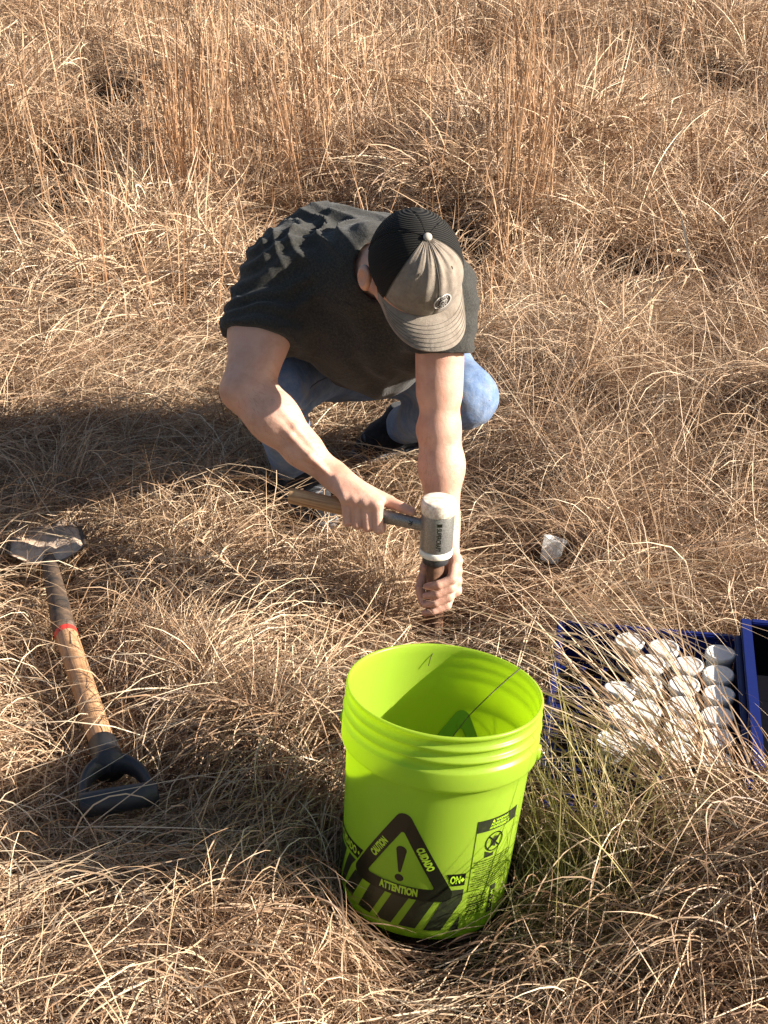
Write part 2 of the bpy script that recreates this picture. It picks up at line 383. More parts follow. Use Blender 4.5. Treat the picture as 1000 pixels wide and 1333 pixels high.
def wrapb(u, s, off=.0006):
    """u = arc length in metres from the camera-side middle, s = height along the axis"""
    ph = u / .136; r = b_rad(s) + off
    a = math.atan2(-math.cos(ph), math.sin(ph)); r *= 1 + .012 * math.cos(2 * a + .6)
    return BASE + AX * s + (BX * math.sin(ph) - BY * math.cos(ph)) * r
UD = .136 * math.pi / 180
def decal(name, loops, mat, off=.0006, res=.006, fn=None):
    """flat outline(s) in (u, s): outer loop first, then holes; cut fine and wrapped round the bucket"""
    cu = bpy.data.curves.new(name, 'CURVE'); cu.dimensions = '2D'; cu.fill_mode = 'BOTH'
    for lp in loops:
        sp = cu.splines.new('POLY'); sp.points.add(len(lp) - 1); sp.use_cyclic_u = True
        for p, q in zip(sp.points, lp): p.co = (q[0], q[1], 0, 1)
    return flat_to_bucket(name, cu, mat, off, res, fn)
def flat_to_bucket(name, cu, mat, off=.0006, res=.006, fn=None, xf=None):
    tmp = bpy.data.objects.new('tmp', cu); me = bpy.data.meshes.new_from_object(tmp); bpy.data.objects.remove(tmp)
    bm = bmesh.new(); bm.from_mesh(me)
    if xf: bmesh.ops.transform(bm, matrix=xf, verts=bm.verts)
    xs = [v.co.x for v in bm.verts]
    if res and xs:
        x = min(xs) + res
        while x < max(xs):
            bmesh.ops.bisect_plane(bm, geom=bm.verts[:] + bm.edges[:] + bm.faces[:], plane_co=(x, 0, 0), plane_no=(1, 0, 0)); x += res
    fn = fn or (lambda q: wrapb(q[0], q[1], off))
    for v in bm.verts: v.co = fn(v.co.copy())
    return bm_mesh(name, bm)
def text_curve(s, size, sx=1, weight=0, spacing=1):
    cu = bpy.data.curves.new('letters', 'FONT'); cu.body = s; cu.size = size; cu.align_x = 'CENTER'; cu.align_y = 'CENTER'
    cu.offset = weight; cu.resolution_u = 3; cu.space_character = spacing; cu.fill_mode = 'FRONT'; return cu
def lettering(name, s, u, h, size, sx, ang, parent, mat, weight=0, off=.0012, spacing=1):
    xf = Matrix.Translation((u, h, 0)) @ Matrix.Rotation(ang, 4, 'Z') @ Matrix.Diagonal((sx, 1, 1, 1))
    return link(name, flat_to_bucket(name, text_curve(s, size, sx, weight, spacing), mat, off, .01, None, xf), mat, parent)
def rounded(pts, r, seg=6):
    out = []; n = len(pts)
    for i in range(n):
        p = Vector(pts[i]); a = (Vector(pts[i - 1]) - p).normalized(); b = (Vector(pts[(i + 1) % n]) - p).normalized()
        ang = a.angle(b); d = r / math.tan(ang / 2); c = p + (a + b).normalized() * (r / math.sin(ang / 2))
        s0 = p + a * d; s1 = p + b * d
        a0 = math.atan2(s0.y - c.y, s0.x - c.x); a1 = math.atan2(s1.y - c.y, s1.x - c.x)
        da = (a1 - a0 + math.pi) % (2 * math.pi) - math.pi
        out += [(c.x + r * math.cos(a0 + da * t / seg), c.y + r * math.sin(a0 + da * t / seg)) for t in range(seg + 1)]
    return out
tc = -21.6 * UD
def tri(cy, R): return [(tc + R * math.cos(a), cy + R * math.sin(a)) for a in (R_(90), R_(210), R_(330))]
CY = .138
sign = link('caution_triangle', decal('caution_triangle', [rounded(tri(CY, .1105), .0135), rounded(tri(CY, .0665), .0035)[::-1]], M['print'], .0010), M['print'], bucket)
sign['label'] = 'black rounded caution triangle printed on the bucket'
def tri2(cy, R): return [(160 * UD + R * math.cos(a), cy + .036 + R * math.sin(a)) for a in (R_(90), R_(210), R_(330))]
link('caution_triangle', decal('caution_triangle', [rounded(tri2(CY, .1105), .0135), rounded(tri2(CY, .0665), .0035)[::-1]], M['print'], .0010), M['print'], bucket)
link('painted_print_silhouette', decal('painted_print_silhouette', [rounded(tri2(CY, .1105), .0135), rounded(tri2(CY, .0665), .0035)[::-1]], None, -.0034), NT('painted_silhouette_green').set(Base_Color=(.13, .25, .035), Roughness=.5).m, bucket)  # backlit silhouette of the far-side print, painted darker green on the inner wall
# exclamation mark
ex = []
for t in range(13):
    a = math.pi * t / 12; ex.append((tc + .0085 * math.cos(a), .1675 + .0075 * math.sin(a)))
ex += [(tc - .0022, .128), (tc - .001, .1268), (tc + .001, .1268), (tc + .0022, .128)]
link('exclamation_stroke', decal('exclamation_stroke', [ex], M['print']), M['print'], bucket)
link('exclamation_dot', decal('exclamation_dot', [[(tc + .0072 * math.cos(a * .314), .1165 + .0066 * math.sin(a * .314)) for a in range(20)]], M['print']), M['print'], bucket)
lettering('lettering', 'ATTENTION', tc, CY - .0430, .0182, .62, 0, sign, M['lime_print'], .0010)
lettering('lettering', 'CAUTION', tc - .0375, CY + .0215, .0163, .58, R_(60), sign, M['lime_print'], .0009)
lettering('lettering', 'CUIDADO', tc + .0375, CY + .0215, .0163, .58, R_(-60), sign, M['lime_print'], .0009)
# stripes
def stripe(p): return link('stripe', decal('stripe', [[(a * UD, b) for a, b in p]], M['worn']), M['worn'], bucket)
for x in (-25.7, -42.5, -8.6):
    stripe([(x, .083), (x + 12, .083), (x + 1, .028), (x - 10.5, .028)])
stripe([(13.2, .104), (22.2, .104), (22.2, .083), (9.8, .027), (-1.8, .027), (7.8, .0805)])
stripe([(22.2, .054), (22.2, .026), (15.5, .026)])
stripe([(-58, .088), (-50, .082), (-60.5, .034), (-72, .034)])
for x in (-88, -105, -122, -139, 150, 133, 116, 99):
    stripe([(x + 4, .106), (x + 16, .106), (x + 1, .028), (x - 10.5, .028)])
stripe([(-67, .106), (-58, .106), (-63, .090), (-75, .034), (-82, .034)])
band = link('word_band', decal('word_band', [[(9.2 * UD, .134), (22.2 * UD, .134), (22.2 * UD, .1115), (13.4 * UD, .1115)]], M['print']), M['print'], bucket)
lettering('lettering', 'ON', 15.4 * UD, .1227, .0195, .54, 0, band, M['lime_print'], .0007)
link('diamond', decal('diamond', [[(20.2 * UD + .0034 * a, .1227 + .0044 * b) for a, b in ((1, 0), (0, 1), (-1, 0), (0, -1))]], M['lime_print'], .0012), M['lime_print'], band)
band = link('word_band', decal('word_band', [[(-150 * UD, .134), (-51 * UD, .134), (-56 * UD, .1115), (-150 * UD, .1115)]], M['print'], res=.005), M['print'], bucket)
lettering('lettering', 'ION \u2022 CUIDADO \u2022', -76 * UD, .1227, .0195, .66, 0, band, M['lime_print'], .0007)
# warning panel on the right, barcode below it
pan = link('warning_panel', decal('warning_panel', [[(25 * UD, .227), (60 * UD, .227), (60 * UD, .096), (25 * UD, .096)],
      [(25.5 * UD, .2255), (25.5 * UD, .0968), (59.6 * UD, .0968), (59.6 * UD, .2255)]], M['print']), M['print'], bucket)
hd = link('panel_header', decal('panel_header', [[(25.6 * UD, .2262), (59.4 * UD, .2262), (59.4 * UD, .2055), (25.6 * UD, .2055)]], M['worn'], .0009), M['worn'], bucket)
for kk, (s_, yy) in enumerate((('WARNING', .2222), ('ADVERTENCIA', .2163), ('AVERTISSEMENT', .2103))):
    lettering('lettering', '\u25B2 ' + s_ if kk == 0 else s_, 43 * UD, yy, .0062, .9, 0, hd, M['lime_print'], .0001, .0014)
ic = (40.5 * UD, .182)
circ = lambda r, n=28: [(ic[0] + r * math.cos(6.2832 * t / n), ic[1] + r * math.sin(6.2832 * t / n)) for t in range(n)]
icon = link('prohibition_icon', decal('prohibition_icon', [circ(.0175), circ(.0155)[::-1]], M['print'], .0010), M['print'], bucket)
def bar2(x0, y0, x1, y1, w):
    d = Vector((x1 - x0, y1 - y0)).normalized() * w; n = Vector((-d.y, d.x)); return [(x0 - n.x, y0 - n.y), (x0 + n.x, y0 + n.y), (x1 + n.x, y1 + n.y), (x1 - n.x, y1 - n.y)]
link('icon_slash', decal('icon_slash', [bar2(ic[0] - .011, ic[1] + .011, ic[0] + .011, ic[1] - .011, .0011)], M['print'], .0010), M['print'], icon)
link('icon_slash', decal('icon_slash', [bar2(ic[0] + .011, ic[1] + .011, ic[0] - .011, ic[1] - .011, .0011)], M['print'], .0013), M['print'], icon)
link('icon_figure', decal('icon_figure', [[(ic[0] - .006, ic[1] + .004), (ic[0] + .001, ic[1] + .010), (ic[0] + .009, ic[1] + .006), (ic[0] + .006, ic[1]), (ic[0] + .002, ic[1] - .003), (ic[0] + .004, ic[1] - .011), (ic[0] - .003, ic[1] - .007), (ic[0] - .007, ic[1] - .010)]], M['worn'], .0008), M['worn'], icon)
link('icon_pail', decal('icon_pail', [[(ic[0] - .016, ic[1] - .014), (ic[0] - .004, ic[1] - .021), (ic[0] + .002, ic[1] - .021), (ic[0] + .002, ic[1] - .027), (ic[0] - .015, ic[1] - .027)]], M['worn'], .0008), M['worn'], icon)
rt = random.Random(3)
words = 'keep children away from bucket with even a small amount of liquid child can fall into bucket and drown mantenga a los ninos lejos de la cubeta los ninos pueden caer en la cubeta y ahogarse tenir les enfants loin du seau un enfant peut tomber dans le seau et se noyer'.split()
wi = 0
for ln in range(12):
    s_ = ''
    while len(s_) < 34: s_ += words[wi % len(words)] + ' '; wi += 1
    lettering('fine_print', s_.strip()[:36].upper(), (42.5) * UD, .150 - ln * .0044, .0040, .92, 0, pan, M['print'], .00012, .0009)
loops_y = .0905
bc = empty('barcode', BASE, None, None); bc.parent = bucket; bc.location = (0, 0, 0)
y_ = .090; bars = []
while y_ > .050:
    w_ = rt.choice((.0008, .0008, .0016, .0024)); bars.append([(26.6 * UD, y_), (41 * UD, y_), (41 * UD, y_ - w_), (26.6 * UD, y_ - w_)]); y_ -= w_ + rt.choice((.0008, .0012, .0018))
bpy.data.objects.remove(bc)
link('barcode', decal('barcode', bars, M['print'], .0007), M['print'], bucket)
vp = link('vertical_strip', decal('vertical_strip', [[(44.5 * UD, .094), (50 * UD, .094), (50 * UD, .040), (44.5 * UD, .040)]], M['worn'], .0007), M['worn'], bucket)
lettering('lettering', '5 GAL 18.9 L', 47.2 * UD, .067, .0075, .85, R_(90), vp, M['lime_print'], .0002)
# ears and bail handle hanging behind
for sgn in (1, -1):
    p = BASE + AX * .300 + (BX * .97 * sgn - BY * .22 * sgn) * .1525
    d = (BX * .97 * sgn - BY * .22 * sgn).normalized()
    link('handle_ear', tube_mesh('handle_ear', [p - d * .004, p + d * .006, p + d * .007], [.013, .011, .006], 20), M['bucket'], bucket)
pts = []
for t in range(25):
    a = math.pi * t / 24
    d = (BX * .97 - BY * .22).normalized(); e = AX.cross(d).normalized()
    p = BASE + AX * .300 + d * math.cos(a) * .162 + (e * .72 - AX * .69) * math.sin(a) * .165
    pts.append(p)
link('handle', tube_mesh('bail', pts, .0022, 8), M['wire'], bucket)

# ================================================================== MALLET + TUBE
MH_T, MH_B = Vector((.1105, 2.68, .342)), Vector((.1055, 2.68, .217))
mal = empty('mallet', MH_B, 'grey dead blow mallet with white striking faces held above the tube', 'mallet')
ax = (MH_T - MH_B).normalized(); L = (MH_T - MH_B).length; FM = frame_from(ax); MM = Matrix.Translation(MH_B) @ FM.to_4x4()
V, Q = lathe([(0, .0155), (.0325, .0155), (.0335, .0165), (.0338, .03), (.0338, L - .032), (.0332, L - .0305), (.0325, L - .0305), (0, L - .0305)], MM, 64)
head = link('head', np_mesh('mallet_head', V, Q), M['enamel'], mal); smooth_by_angle(head)
V, Q = lathe([(0, L - .030), (.034, L - .030), (.0352, L - .028), (.0352, L - .005), (.0335, L - .001), (.031, L), (.015, L + .0008), (0, L + .001)], MM, 64)
link('striking_face', np_mesh('upper_face', V, Q), M['nylon_top'], mal)
V, Q = lathe([(0, -.0005), (.031, 0), (.0335, .0012), (.0345, .004), (.0345, .014), (.0335, .015), (0, .015)], MM, 64)
link('striking_face', np_mesh('lower_face', V, Q), M['nylon'], mal)
def wrapm(q, off=.0003):       # u round the head from the camera side, v along the axis
    ph = q[0] / .034; r = .0338 + off
    f = Vector((0, -1, 0)); f = (f - ax * f.dot(ax)).normalized(); e = f.cross(ax) * -1
    e = ax.cross(f) * 1.0
    return MH_B + ax * q[1] + (f * math.cos(ph) + e * math.sin(ph)) * r
cu = text_curve('\u25A0 SUPERCRAFT', .0135, weight=.0004)
xf = Matrix.Translation((.002, .054, 0)) @ Matrix.Rotation(R_(-90), 4, 'Z') @ Matrix.Diagonal((.66, 1.0, 1, 1))
link('lettering', flat_to_bucket('lettering', cu, M['print'], fn=wrapm, xf=xf), M['print'], head)
H0, H1 = Vector((.078, 2.685, .281)), Vector((-.194, 2.75, .317))
hx = (H0 - H1).normalized()
def shaft(name, a, b, r0, r1, mat, parent, flat=(1, 1), n=20, seg=14, bulge=None):
    a = Vector(a); b = Vector(b); d = (b - a).normalized(); up = Vector((0, 0, 1)); s = d.cross(up).normalized(); up = s.cross(d)
    L = (b - a).length; V = []; al = []; ar = []
    for i in range(seg + 1):
        t = i / seg; r = r0 + (r1 - r0) * t
        if bulge: r *= bulge(t)
        if i == 0 or i == seg: rr = r * .88
        else: rr = r
        tt = t if 0 < i < seg else t
        for k in range(n):
            an = 2 * math.pi * k / n; V.append(a + d * L * tt + (up * math.sin(an) * flat[1] + s * math.cos(an) * flat[0]) * rr)
            al.append(t * L); ar.append(r0 * abs(an - math.pi))
    F = [(i * n + k, i * n + (k + 1) % n, (i + 1) * n + (k + 1) % n, (i + 1) * n + k) for i in range(seg) for k in range(n)]
    me = bpy.data.meshes.new(name); me.from_pydata(V, [], F + [tuple(range(n))[::-1], tuple(seg * n + k for k in range(n))])
    me.polygons.foreach_set('use_smooth', [True] * len(me.polygons))
    for nm, v in (('along', al), ('around', ar)):
        at = me.attributes.new(nm, 'FLOAT', 'POINT'); at.data.foreach_set('value', v)
    o = link(name, me, mat, parent); smooth_by_angle(o, 50); return o
JN = H0.lerp(H1, .42)
neck_ = shaft('steel_neck', H0 + hx * .012, JN, .0112, .0132, M['enamel'], mal, (.85, 1.15))
shaft('wooden_grip', JN + hx * .004, H1, .0138, .0165, M['hickory'], mal, (.9, 1.15), bulge=lambda t: 1 + .08 * math.sin(t * 6) * t)
cu = text_curve('70', .011, weight=.0002); nr = JN.lerp(H0, .80)
fr = (Vector((0, -1, .35)) - hx * hx.dot(Vector((0, -1, .35)))).normalized(); upn = fr.cross(hx) * -1
upn = hx.cross(fr) * -1
def flatn(q): return nr + hx * q[0] + fr * .0128 + fr.cross(hx) * (-q[1]) if False else nr + hx * q[0] + hx.cross(fr) * -q[1] + fr * (.0122)
link('lettering', flat_to_bucket('size_number', cu, M['print'], fn=flatn, xf=Matrix.Rotation(R_(-90), 4, 'Z'), res=0), M['print'], neck_)

TB = Vector((.106, 2.695, -.02))
tb = empty('sampling_tube', TB, 'rusty soil sampling tube with black cap driven into the ground by the mallet', 'tube')
V, Q = lathe([(0, 0), (.0185, 0), (.0185, .210), (.0170, .212), (0, .212)], Matrix.Translation(TB), 32)
o = link('barrel', np_mesh('barrel', V, Q), M['tube'], tb); smooth_by_angle(o)
V, Q = lathe([(0, .211), (.022, .211), (.0265, .2125), (.0272, .214), (.0272, .226), (.025, .230), (0, .2315)], Matrix.Translation(TB), 32)
o = link('striking_cap', np_mesh('striking_cap', V, Q), M['blackp'], tb)

# ================================================================== PERSON
person = empty('person', (-.05, 3.35, 0), 'crouching person in dark grey t-shirt, pale jeans and trucker cap swinging a mallet', 'person')
RS, RE, RW = (-.222, 3.03, .705), (-.283, 2.86, .507), (-.104, 2.765, .356)
LS, LE, LW = (.118, 2.92, .69), (.116, 2.85, .425), (.127, 2.775, .215)
# head frame
Tc = np.array([-.02, -.958, .286]); Cu = np.array([0, .438, .899]); Cr = np.array([1., 0, 0])
up_im = Cr * .38 + Cu * .92; up_im -= Tc * (up_im @ Tc); up_im /= np.linalg.norm(up_im); Tc /= np.linalg.norm(Tc)
HU = math.cos(R_(30)) * Tc + math.sin(R_(30)) * up_im
HF = Cr * .26 - Cu * .96; HF -= HU * (HF @ HU); HF /= np.linalg.norm(HF); HL = np.cross(HF, HU) * -1; HL = np.cross(HU, HF) * -1
if HL[0] < 0: HL = -HL
HC = np.array([.060, 2.795, .785])
def hp(x, y, z): return HC + HL * x + HF * y + HU * z
HB = [HL, HF, HU]
F = Field((-.42, 2.58, .03), (.30, 3.30, 1.0), .0027)
NB = (-.035, 3.0, .715)
F.ell(hp(0, -.006, .015), (.076, .092, .090), HB, 0)
F.ell(hp(0, .022, -.055), (.062, .072, .075), HB, .03)
F.cone(hp(0, .045, -.108), hp(0, .058, -.118), .030, .022, .03)          # chin
F.cone(hp(-.05, -.005, -.08), hp(-.02, .05, -.115), .018, .018, .02)      # jaw
F.cone(hp(.05, -.005, -.08), hp(.02, .05, -.115), .018, .018, .02)
F.cone(hp(0, .083, -.02), hp(0, .106, -.058), .008, .013, .012)          # nose
F.cone(hp(-.010, .093, -.062), hp(.010, .093, -.062), .009, .009, .008)
F.cone(hp(-.018, .078, -.090), hp(.018, .078, -.090), .007, .007, .006)   # lips
F.cone(hp(-.016, .076, -.100), hp(.016, .076, -.100), .007, .007, .006)
F.cone(hp(-.035, .080, -.012), hp(.035, .080, -.012), .010, .010, .012)   # brow
for sx in (-1, 1):
    F.ell(hp(.032 * sx, .088, -.030), (.017, .012, .012), HB, .008, 'sub')
    ex = .092 if sx < 0 else .080
    F.ell(hp(ex * sx, -.020, -.034), (.012, .022, .034), HB, .010)      # ear
    F.ell(hp((ex + .013) * sx, -.016, -.028), (.009, .013, .021), HB, .005, 'sub')
    F.ell(hp((ex - .004) * sx, -.012, -.060), (.008, .010, .011), HB, .006)
F.cone(hp(0, -.035, -.06), NB, .059, .060, .03)
F.cone(NB, RS, .06, .05, .04); F.cone(NB, LS, .055, .042, .04)
F.cone((-.13, 3.08, .62), (.05, 3.04, .62), .11, .11, .05)
F.cone(RS, (-.262, 2.945, .60), .056, .059, .03); F.cone((.088, 2.868, .412), (.096, 2.86, .40), .016, .014, .02)
F.cone((-.260, 2.955, .61), RE, .059, .047, .03)
F.cone((-.248, 2.95, .60), (-.262, 2.89, .555), .047, .043, .03)          # biceps
F.cone(RE, (-.312, 2.870, .500), .036, .024, .02)                          # elbow point
F.cone(RE, (-.225, 2.822, .458), .046, .0485, .03)
F.cone((-.232, 2.825, .463), (-.165, 2.79, .405), .0475, .037, .03)
F.cone((-.172, 2.79, .405), RW, .0365, .0275, .02, flat=((.5, .6, -.2), .92))
F.cone(LS, LE, .046, .040, .03); F.cone((.114, 2.9, .60), (.114, 2.875, .50), .048, .046, .02)
F.cone(LE, (.122, 2.828, .345), .041, .0445, .022)
F.cone((.120, 2.83, .35), (.126, 2.79, .235), .0445, .031, .025); F.cone((.126, 2.79, .24), LW, .030, .026, .02)
for pts in (((-.265, 2.825, .515), (-.235, 2.79, .488), (-.19, 2.765, .445), (-.150, 2.748, .405), (-.112, 2.738, .370)), ((-.22, 2.795, .50), (-.18, 2.775, .458), (-.135, 2.757, .405))):
    for p0, p1 in zip(pts[:-1], pts[1:]): F.cone(p0, p1, .0062, .0058, .010)
# right hand on the mallet handle
a1 = Vector((0, -1, -.05)); a1 = (a1 - hx * a1.dot(hx)).normalized(); a2 = a1.cross(hx)
if a2.z < 0: a2 = -a2
HM = H0.lerp(H1, .445)
def hpt(s, ang, r): return tuple(HM + hx * s + (a1 * math.cos(R_(ang)) + a2 * math.sin(R_(ang))) * r)
RWv = Vector(RW)
for i, (s, r0, ln) in enumerate(((.037, .0098, 1.0), (.0145, .0102, 1.05), (-.008, .0098, 1.0), (-.029, .0086, .9))):
    mcp = hpt(s - .006, 58, .041); pip = hpt(s + .006, -22, .036); dip = hpt(s + .006, -86, .029); tip = hpt(s + .002, -140, .027)
    F.cone(tuple(RWv.lerp(Vector(mcp), .18)), mcp, .0165, .0125, .016)
    F.cone(mcp, pip, r0 * 1.18, r0 * 1.05, .004); F.cone(pip, dip, r0 * 1.05, r0 * .95, .003); F.cone(dip, tip, r0 * .95, r0 * .8, .003)
    F.ell(mcp, (.0125, .0125, .0125), None, .004)
for s in (.025, .005, -.018):
    F.cone(RW, hpt(s, 85, .030), .020, .013, .02)
for i, s in enumerate((.033, .012, -.010, -.030)):            # tendons on the back of the hand
    q = Vector(hpt(s - .006, 58, .041)); w_ = RWv + a2 * .012 + a1 * .010; F.cone(tuple(w_.lerp(q, .35) + a2 * .006 + a1 * .004), tuple(q + a2 * .004 + a1 * .004), .0085, .0085, .005)
TXc, TYc = TB.x, TB.y
for i in range(4):
    z = .180 - .0210 * i; F.ell((TXc + .044, TYc + .016 - .004 * i, z + .004), (.012, .0115, .0105), None, .004)
F.cone(hpt(-.030, 150, .034), hpt(.02, 165, .030), .018, .014, .018)
t0 = tuple(RWv.lerp(Vector(hpt(.03, 150, .035)), .35)); t1 = hpt(.048, 130, .032); t2 = hpt(.076, 112, .0262); t3 = hpt(.100, 100, .0225)
F.cone(t0, t1, .017, .0135, .014); F.cone(t1, t2, .0125, .0108, .003); F.cone(t2, t3, .0108, .0085, .003)
# left hand round the tube
TXc, TYc = TB.x, TB.y
LWv = Vector(LW)
for i in range(4):
    z = .180 - .0210 * i; r0 = (.0098, .0100, .0096, .0084)[i]; sh = .003 * i
    mcp = (TXc + .041 - sh * .3, TYc + .022 - .004 * i, z + .004); pip = (TXc + .034 - sh, TYc - .024, z - .016)
    dip = (TXc + .006 - sh, TYc - .0305, z - .026); tip = (TXc - .018 - sh * .5, TYc - .024, z - .034)
    F.cone(tuple(LWv.lerp(Vector(mcp), .2)), mcp, .017, .0125, .014)
    F.cone(mcp, pip, r0 * 1.15, r0 * 1.04, .004); F.cone(pip, dip, r0 * 1.04, r0 * .95, .003); F.cone(dip, tip, r0 * .95, r0 * .8, .003)
F.cone(LW, (TXc + .012, TYc + .035, .150), .026, .022, .02)
F.cone((LW[0] - .008, LW[1], LW[2] - .02), (TXc - .020, TYc + .026, .165), .017, .0125, .012)
F.cone((TXc - .020, TYc + .026, .155), (TXc - .031, TYc + .004, .128), .012, .0105, .003)
F.cone((TXc - .031, TYc + .004, .128), (TXc - .026, TYc - .012, .102), .0105, .0085, .003)
V, Q = F.mesh('skin', 1)
link('body', np_mesh('person_body', V, Q), M['skin'], person)
Nn = vnormals(V, Q); sel = []
for a, b, sd_ in ((RE, RW, 1), (LE, LW, 2)):
    a = np.array(a); b = np.array(b); t = ((V - a) @ (b - a)) / ((b - a) @ (b - a)); d = np.linalg.norm(V - a - t[:, None] * (b - a), axis=1)
    c = np.where((t > .05) & (t < .93) & (d < .075))[0]; c = rng.choice(c, 650); sel.append((c, (b - a) / np.linalg.norm(b - a)))
VV, QQ = [], []
for c, dv in sel:
    for i in c:
        p = V[i] + rng.normal(0, .001, 3) * (1 - np.abs(Nn[i])); L_ = rng.uniform(.006, .013); d1 = Nn[i] * .55 + dv * .8 + rng.normal(0, .3, 3); d2 = Nn[i] * .1 + dv + rng.normal(0, .35, 3)
        sd_ = np.cross(d1, Nn[i]); sd_ = sd_ / (np.linalg.norm(sd_) + 1e-9) * .00016; m1 = p + d1 * L_ * .45; e1 = m1 + d2 * L_ * .5; k = len(VV)
        VV += [p - sd_, p + sd_, m1 + sd_, m1 - sd_, e1 + sd_ * .2, e1 - sd_ * .2]; QQ += [(k, k + 1, k + 2, k + 3), (k + 3, k + 2, k + 4, k + 5)]
o = link('arm_hair', np_mesh('arm_hair', VV, QQ), M['armhair'], person); o['kind'] = 'stuff'
del F
print('skin', len(Q), time.time() - T0)
# nails
def nail(p, n, d, w=.0105, l=.011):
    n = Vector(n).normalized(); d = Vector(d); d = (d - n * d.dot(n)).normalized(); s = n.cross(d); bm = bmesh.new()
    bmesh.ops.create_uvsphere(bm, u_segments=12, v_segments=6, radius=1, matrix=Matrix.Translation(Vector(p)) @ Matrix((s, d, n)).transposed().to_4x4() @ Matrix.Diagonal((w / 2, l / 2, .0012, 1)))
    return bm_mesh('nail', bm)
M['nail'] = NT('nail').set(Base_Color=(.66, .42, .33), Roughness=.3).m
tt = Vector(hpt(.099, 100, .0225)); nn = (a2 * 1 - a1 * .1)
link('nail', nail(tt + nn.normalized() * .0088, nn, hx), M['nail'], person)
for sx in (-1, 1):
    bm = bmesh.new(); bmesh.ops.create_uvsphere(bm, u_segments=16, v_segments=10, radius=.0118, matrix=Matrix.Translation(Vector(hp(.032 * sx, .074, -.030))))
    link('eye', bm_mesh('eye', bm), M['eye'], person)

# hair: a close shell under the cap and sideburns
F = Field(HC - .16, HC + .16, .0035)
F.ell(hp(0, -.010, .010), (.0785, .095, .090), HB, 0)
F.ell(hp(0, -.045, -.035), (.068, .065, .055), HB, .02)
for sx in (-1, 1): F.cone(hp(.0735 * sx, .018, -.015), hp(.0665 * sx, .024, -.056), .009, .006, .01)
F.cut(hp(0, .035, 0), HF - HU * .2, (HC - .16, HC + .16))
V, Q = F.mesh('hair'); N = vnormals(V, Q)
V += N * np.array([noise.noise(Vector(v) * 220) * .0022 for v in V])[:, None]
link('hair', np_mesh('hair', V, Q), M['hair'], person)

# shirt
F = Field((-.44, 2.80, .24), (.30, 3.80, .98), .005)
F.cone((-.055, 3.50, .43), (-.045, 3.30, .58), .150, .155, .05)
F.cone((-.11, 3.28, .58), (.03, 3.24, .58), .135, .13, .06)
F.cone((-.145, 3.12, .655), (.055, 3.06, .650), .120, .115, .06)
F.cone((-.125, 3.17, .688), (.03, 3.10, .690), .125, .115, .05)
F.cone((-.06, 3.05, .57), (.02, 3.02, .60), .105, .10, .06)
F.cone((-.05, 3.28, .49), (-.01, 3.12, .51), .140, .115, .06)
ext_ = lambda p, a: tuple(np.array(p) + (np.array(hp(0, -.035, -.06)) - np.array(p)) / np.linalg.norm(np.array(hp(0, -.035, -.06)) - np.array(p)) * a)
HEM_R = (-.264, 2.942, .588); HEM_L = (.120, 2.893, .578)
F.cone(NB, ext_(NB, .035), .086, .078, .03); F.cone(NB, (-.20, 3.04, .70), .088, .085, .05); F.cone(NB, (.095, 2.95, .685), .088, .078, .05); F.cone((-.13, 3.08, .62), (.05, 3.04, .62), .125, .125, .05)
dR = np.array(RE) - np.array(RS); dL = np.array(LE) - np.array(LS)
ext = lambda p, d, a: tuple(np.array(p) + d / np.linalg.norm(d) * a)
F2 = Field((-.44, 2.80, .24), (.30, 3.80, .98), .005)
F2.cone((-.205, 3.055, .70), ext(HEM_R, dR, .05), .092, .0855, .05); F2.cone((.102, 2.94, .692), ext(HEM_L, dL, .05), .089, .070, .05)
F2.cut(HEM_R, dR, ((-.44, 2.80, .24), (-.10, 3.20, .98)))
F2.cut(HEM_L, dL, ((-.02, 2.80, .24), (.30, 3.1, .98)))
hh_ = np.maximum(.035 - np.abs(F.D - F2.D), 0) / .035; F.D = (np.minimum(F.D, F2.D) - hh_ ** 2 * .035 * .25).astype(np.float32); del F2
F.cone(ext(HEM_R, dR, .035), ext(HEM_R, dR, .07), .073, .074, 0, 'sub')
F.cone(ext(HEM_L, dL, .03), ext(HEM_L, dL, .06), .057, .058, 0, 'sub')
F.cone(ext(NB, np.array(hp(0, -.035, -.06)) - np.array(NB), .05), hp(0, -.035, -.06), .066, .068, .008, 'sub')
V, Q = F.mesh('shirt'); N = vnormals(V, Q)
# drape: sleeve rings, gathers running from the armpit and across the upper back
P = V.copy(); dRn = dR / np.linalg.norm(dR); s = (P - np.array(RS)) @ dRn
radial = np.linalg.norm(P - np.array(RS) - s[:, None] * dRn, axis=1)
nz = np.array([noise.noise(Vector(p) * 9) for p in P]); nz2 = np.array([noise.noise(Vector(p) * 24 + Vector((5, 1, 2))) for p in P])
arm = np.exp(-(np.maximum(radial - .09, 0) / .03) ** 2) * (P[:, 0] < -.12)
disp = arm * .0042 * np.sin(P[:, 0] * 60 + s * 150 + nz * 5)
bk = np.exp(-((P[:, 0] + .12) / .13) ** 2 - ((P[:, 1] - 3.06) / .10) ** 2 - ((P[:, 2] - .775) / .07) ** 2)
disp += bk * .0120 * (1 - 2 * np.abs(np.sin((P[:, 0] + .35 * (P[:, 1] - 3)) * 55 + nz * 4.5)) ** .6)
ch = np.exp(-((P[:, 1] - 2.98) / .10) ** 2) * (P[:, 2] < .68)
disp += ch * .005 * np.sin(P[:, 0] * 70 + nz * 4 + P[:, 2] * 18)
lft = (P[:, 0] > .07) * np.exp(-((P[:, 1] - 2.9) / .12) ** 2)
disp += lft * .0020 * np.sin(P[:, 2] * 95 + P[:, 1] * 60 + nz * 4)
hemf = np.clip((((P - np.array(HEM_R)) @ dRn) + .025) / .02, 0, 1) * (radial < .13) * (P[:, 0] < -.15)
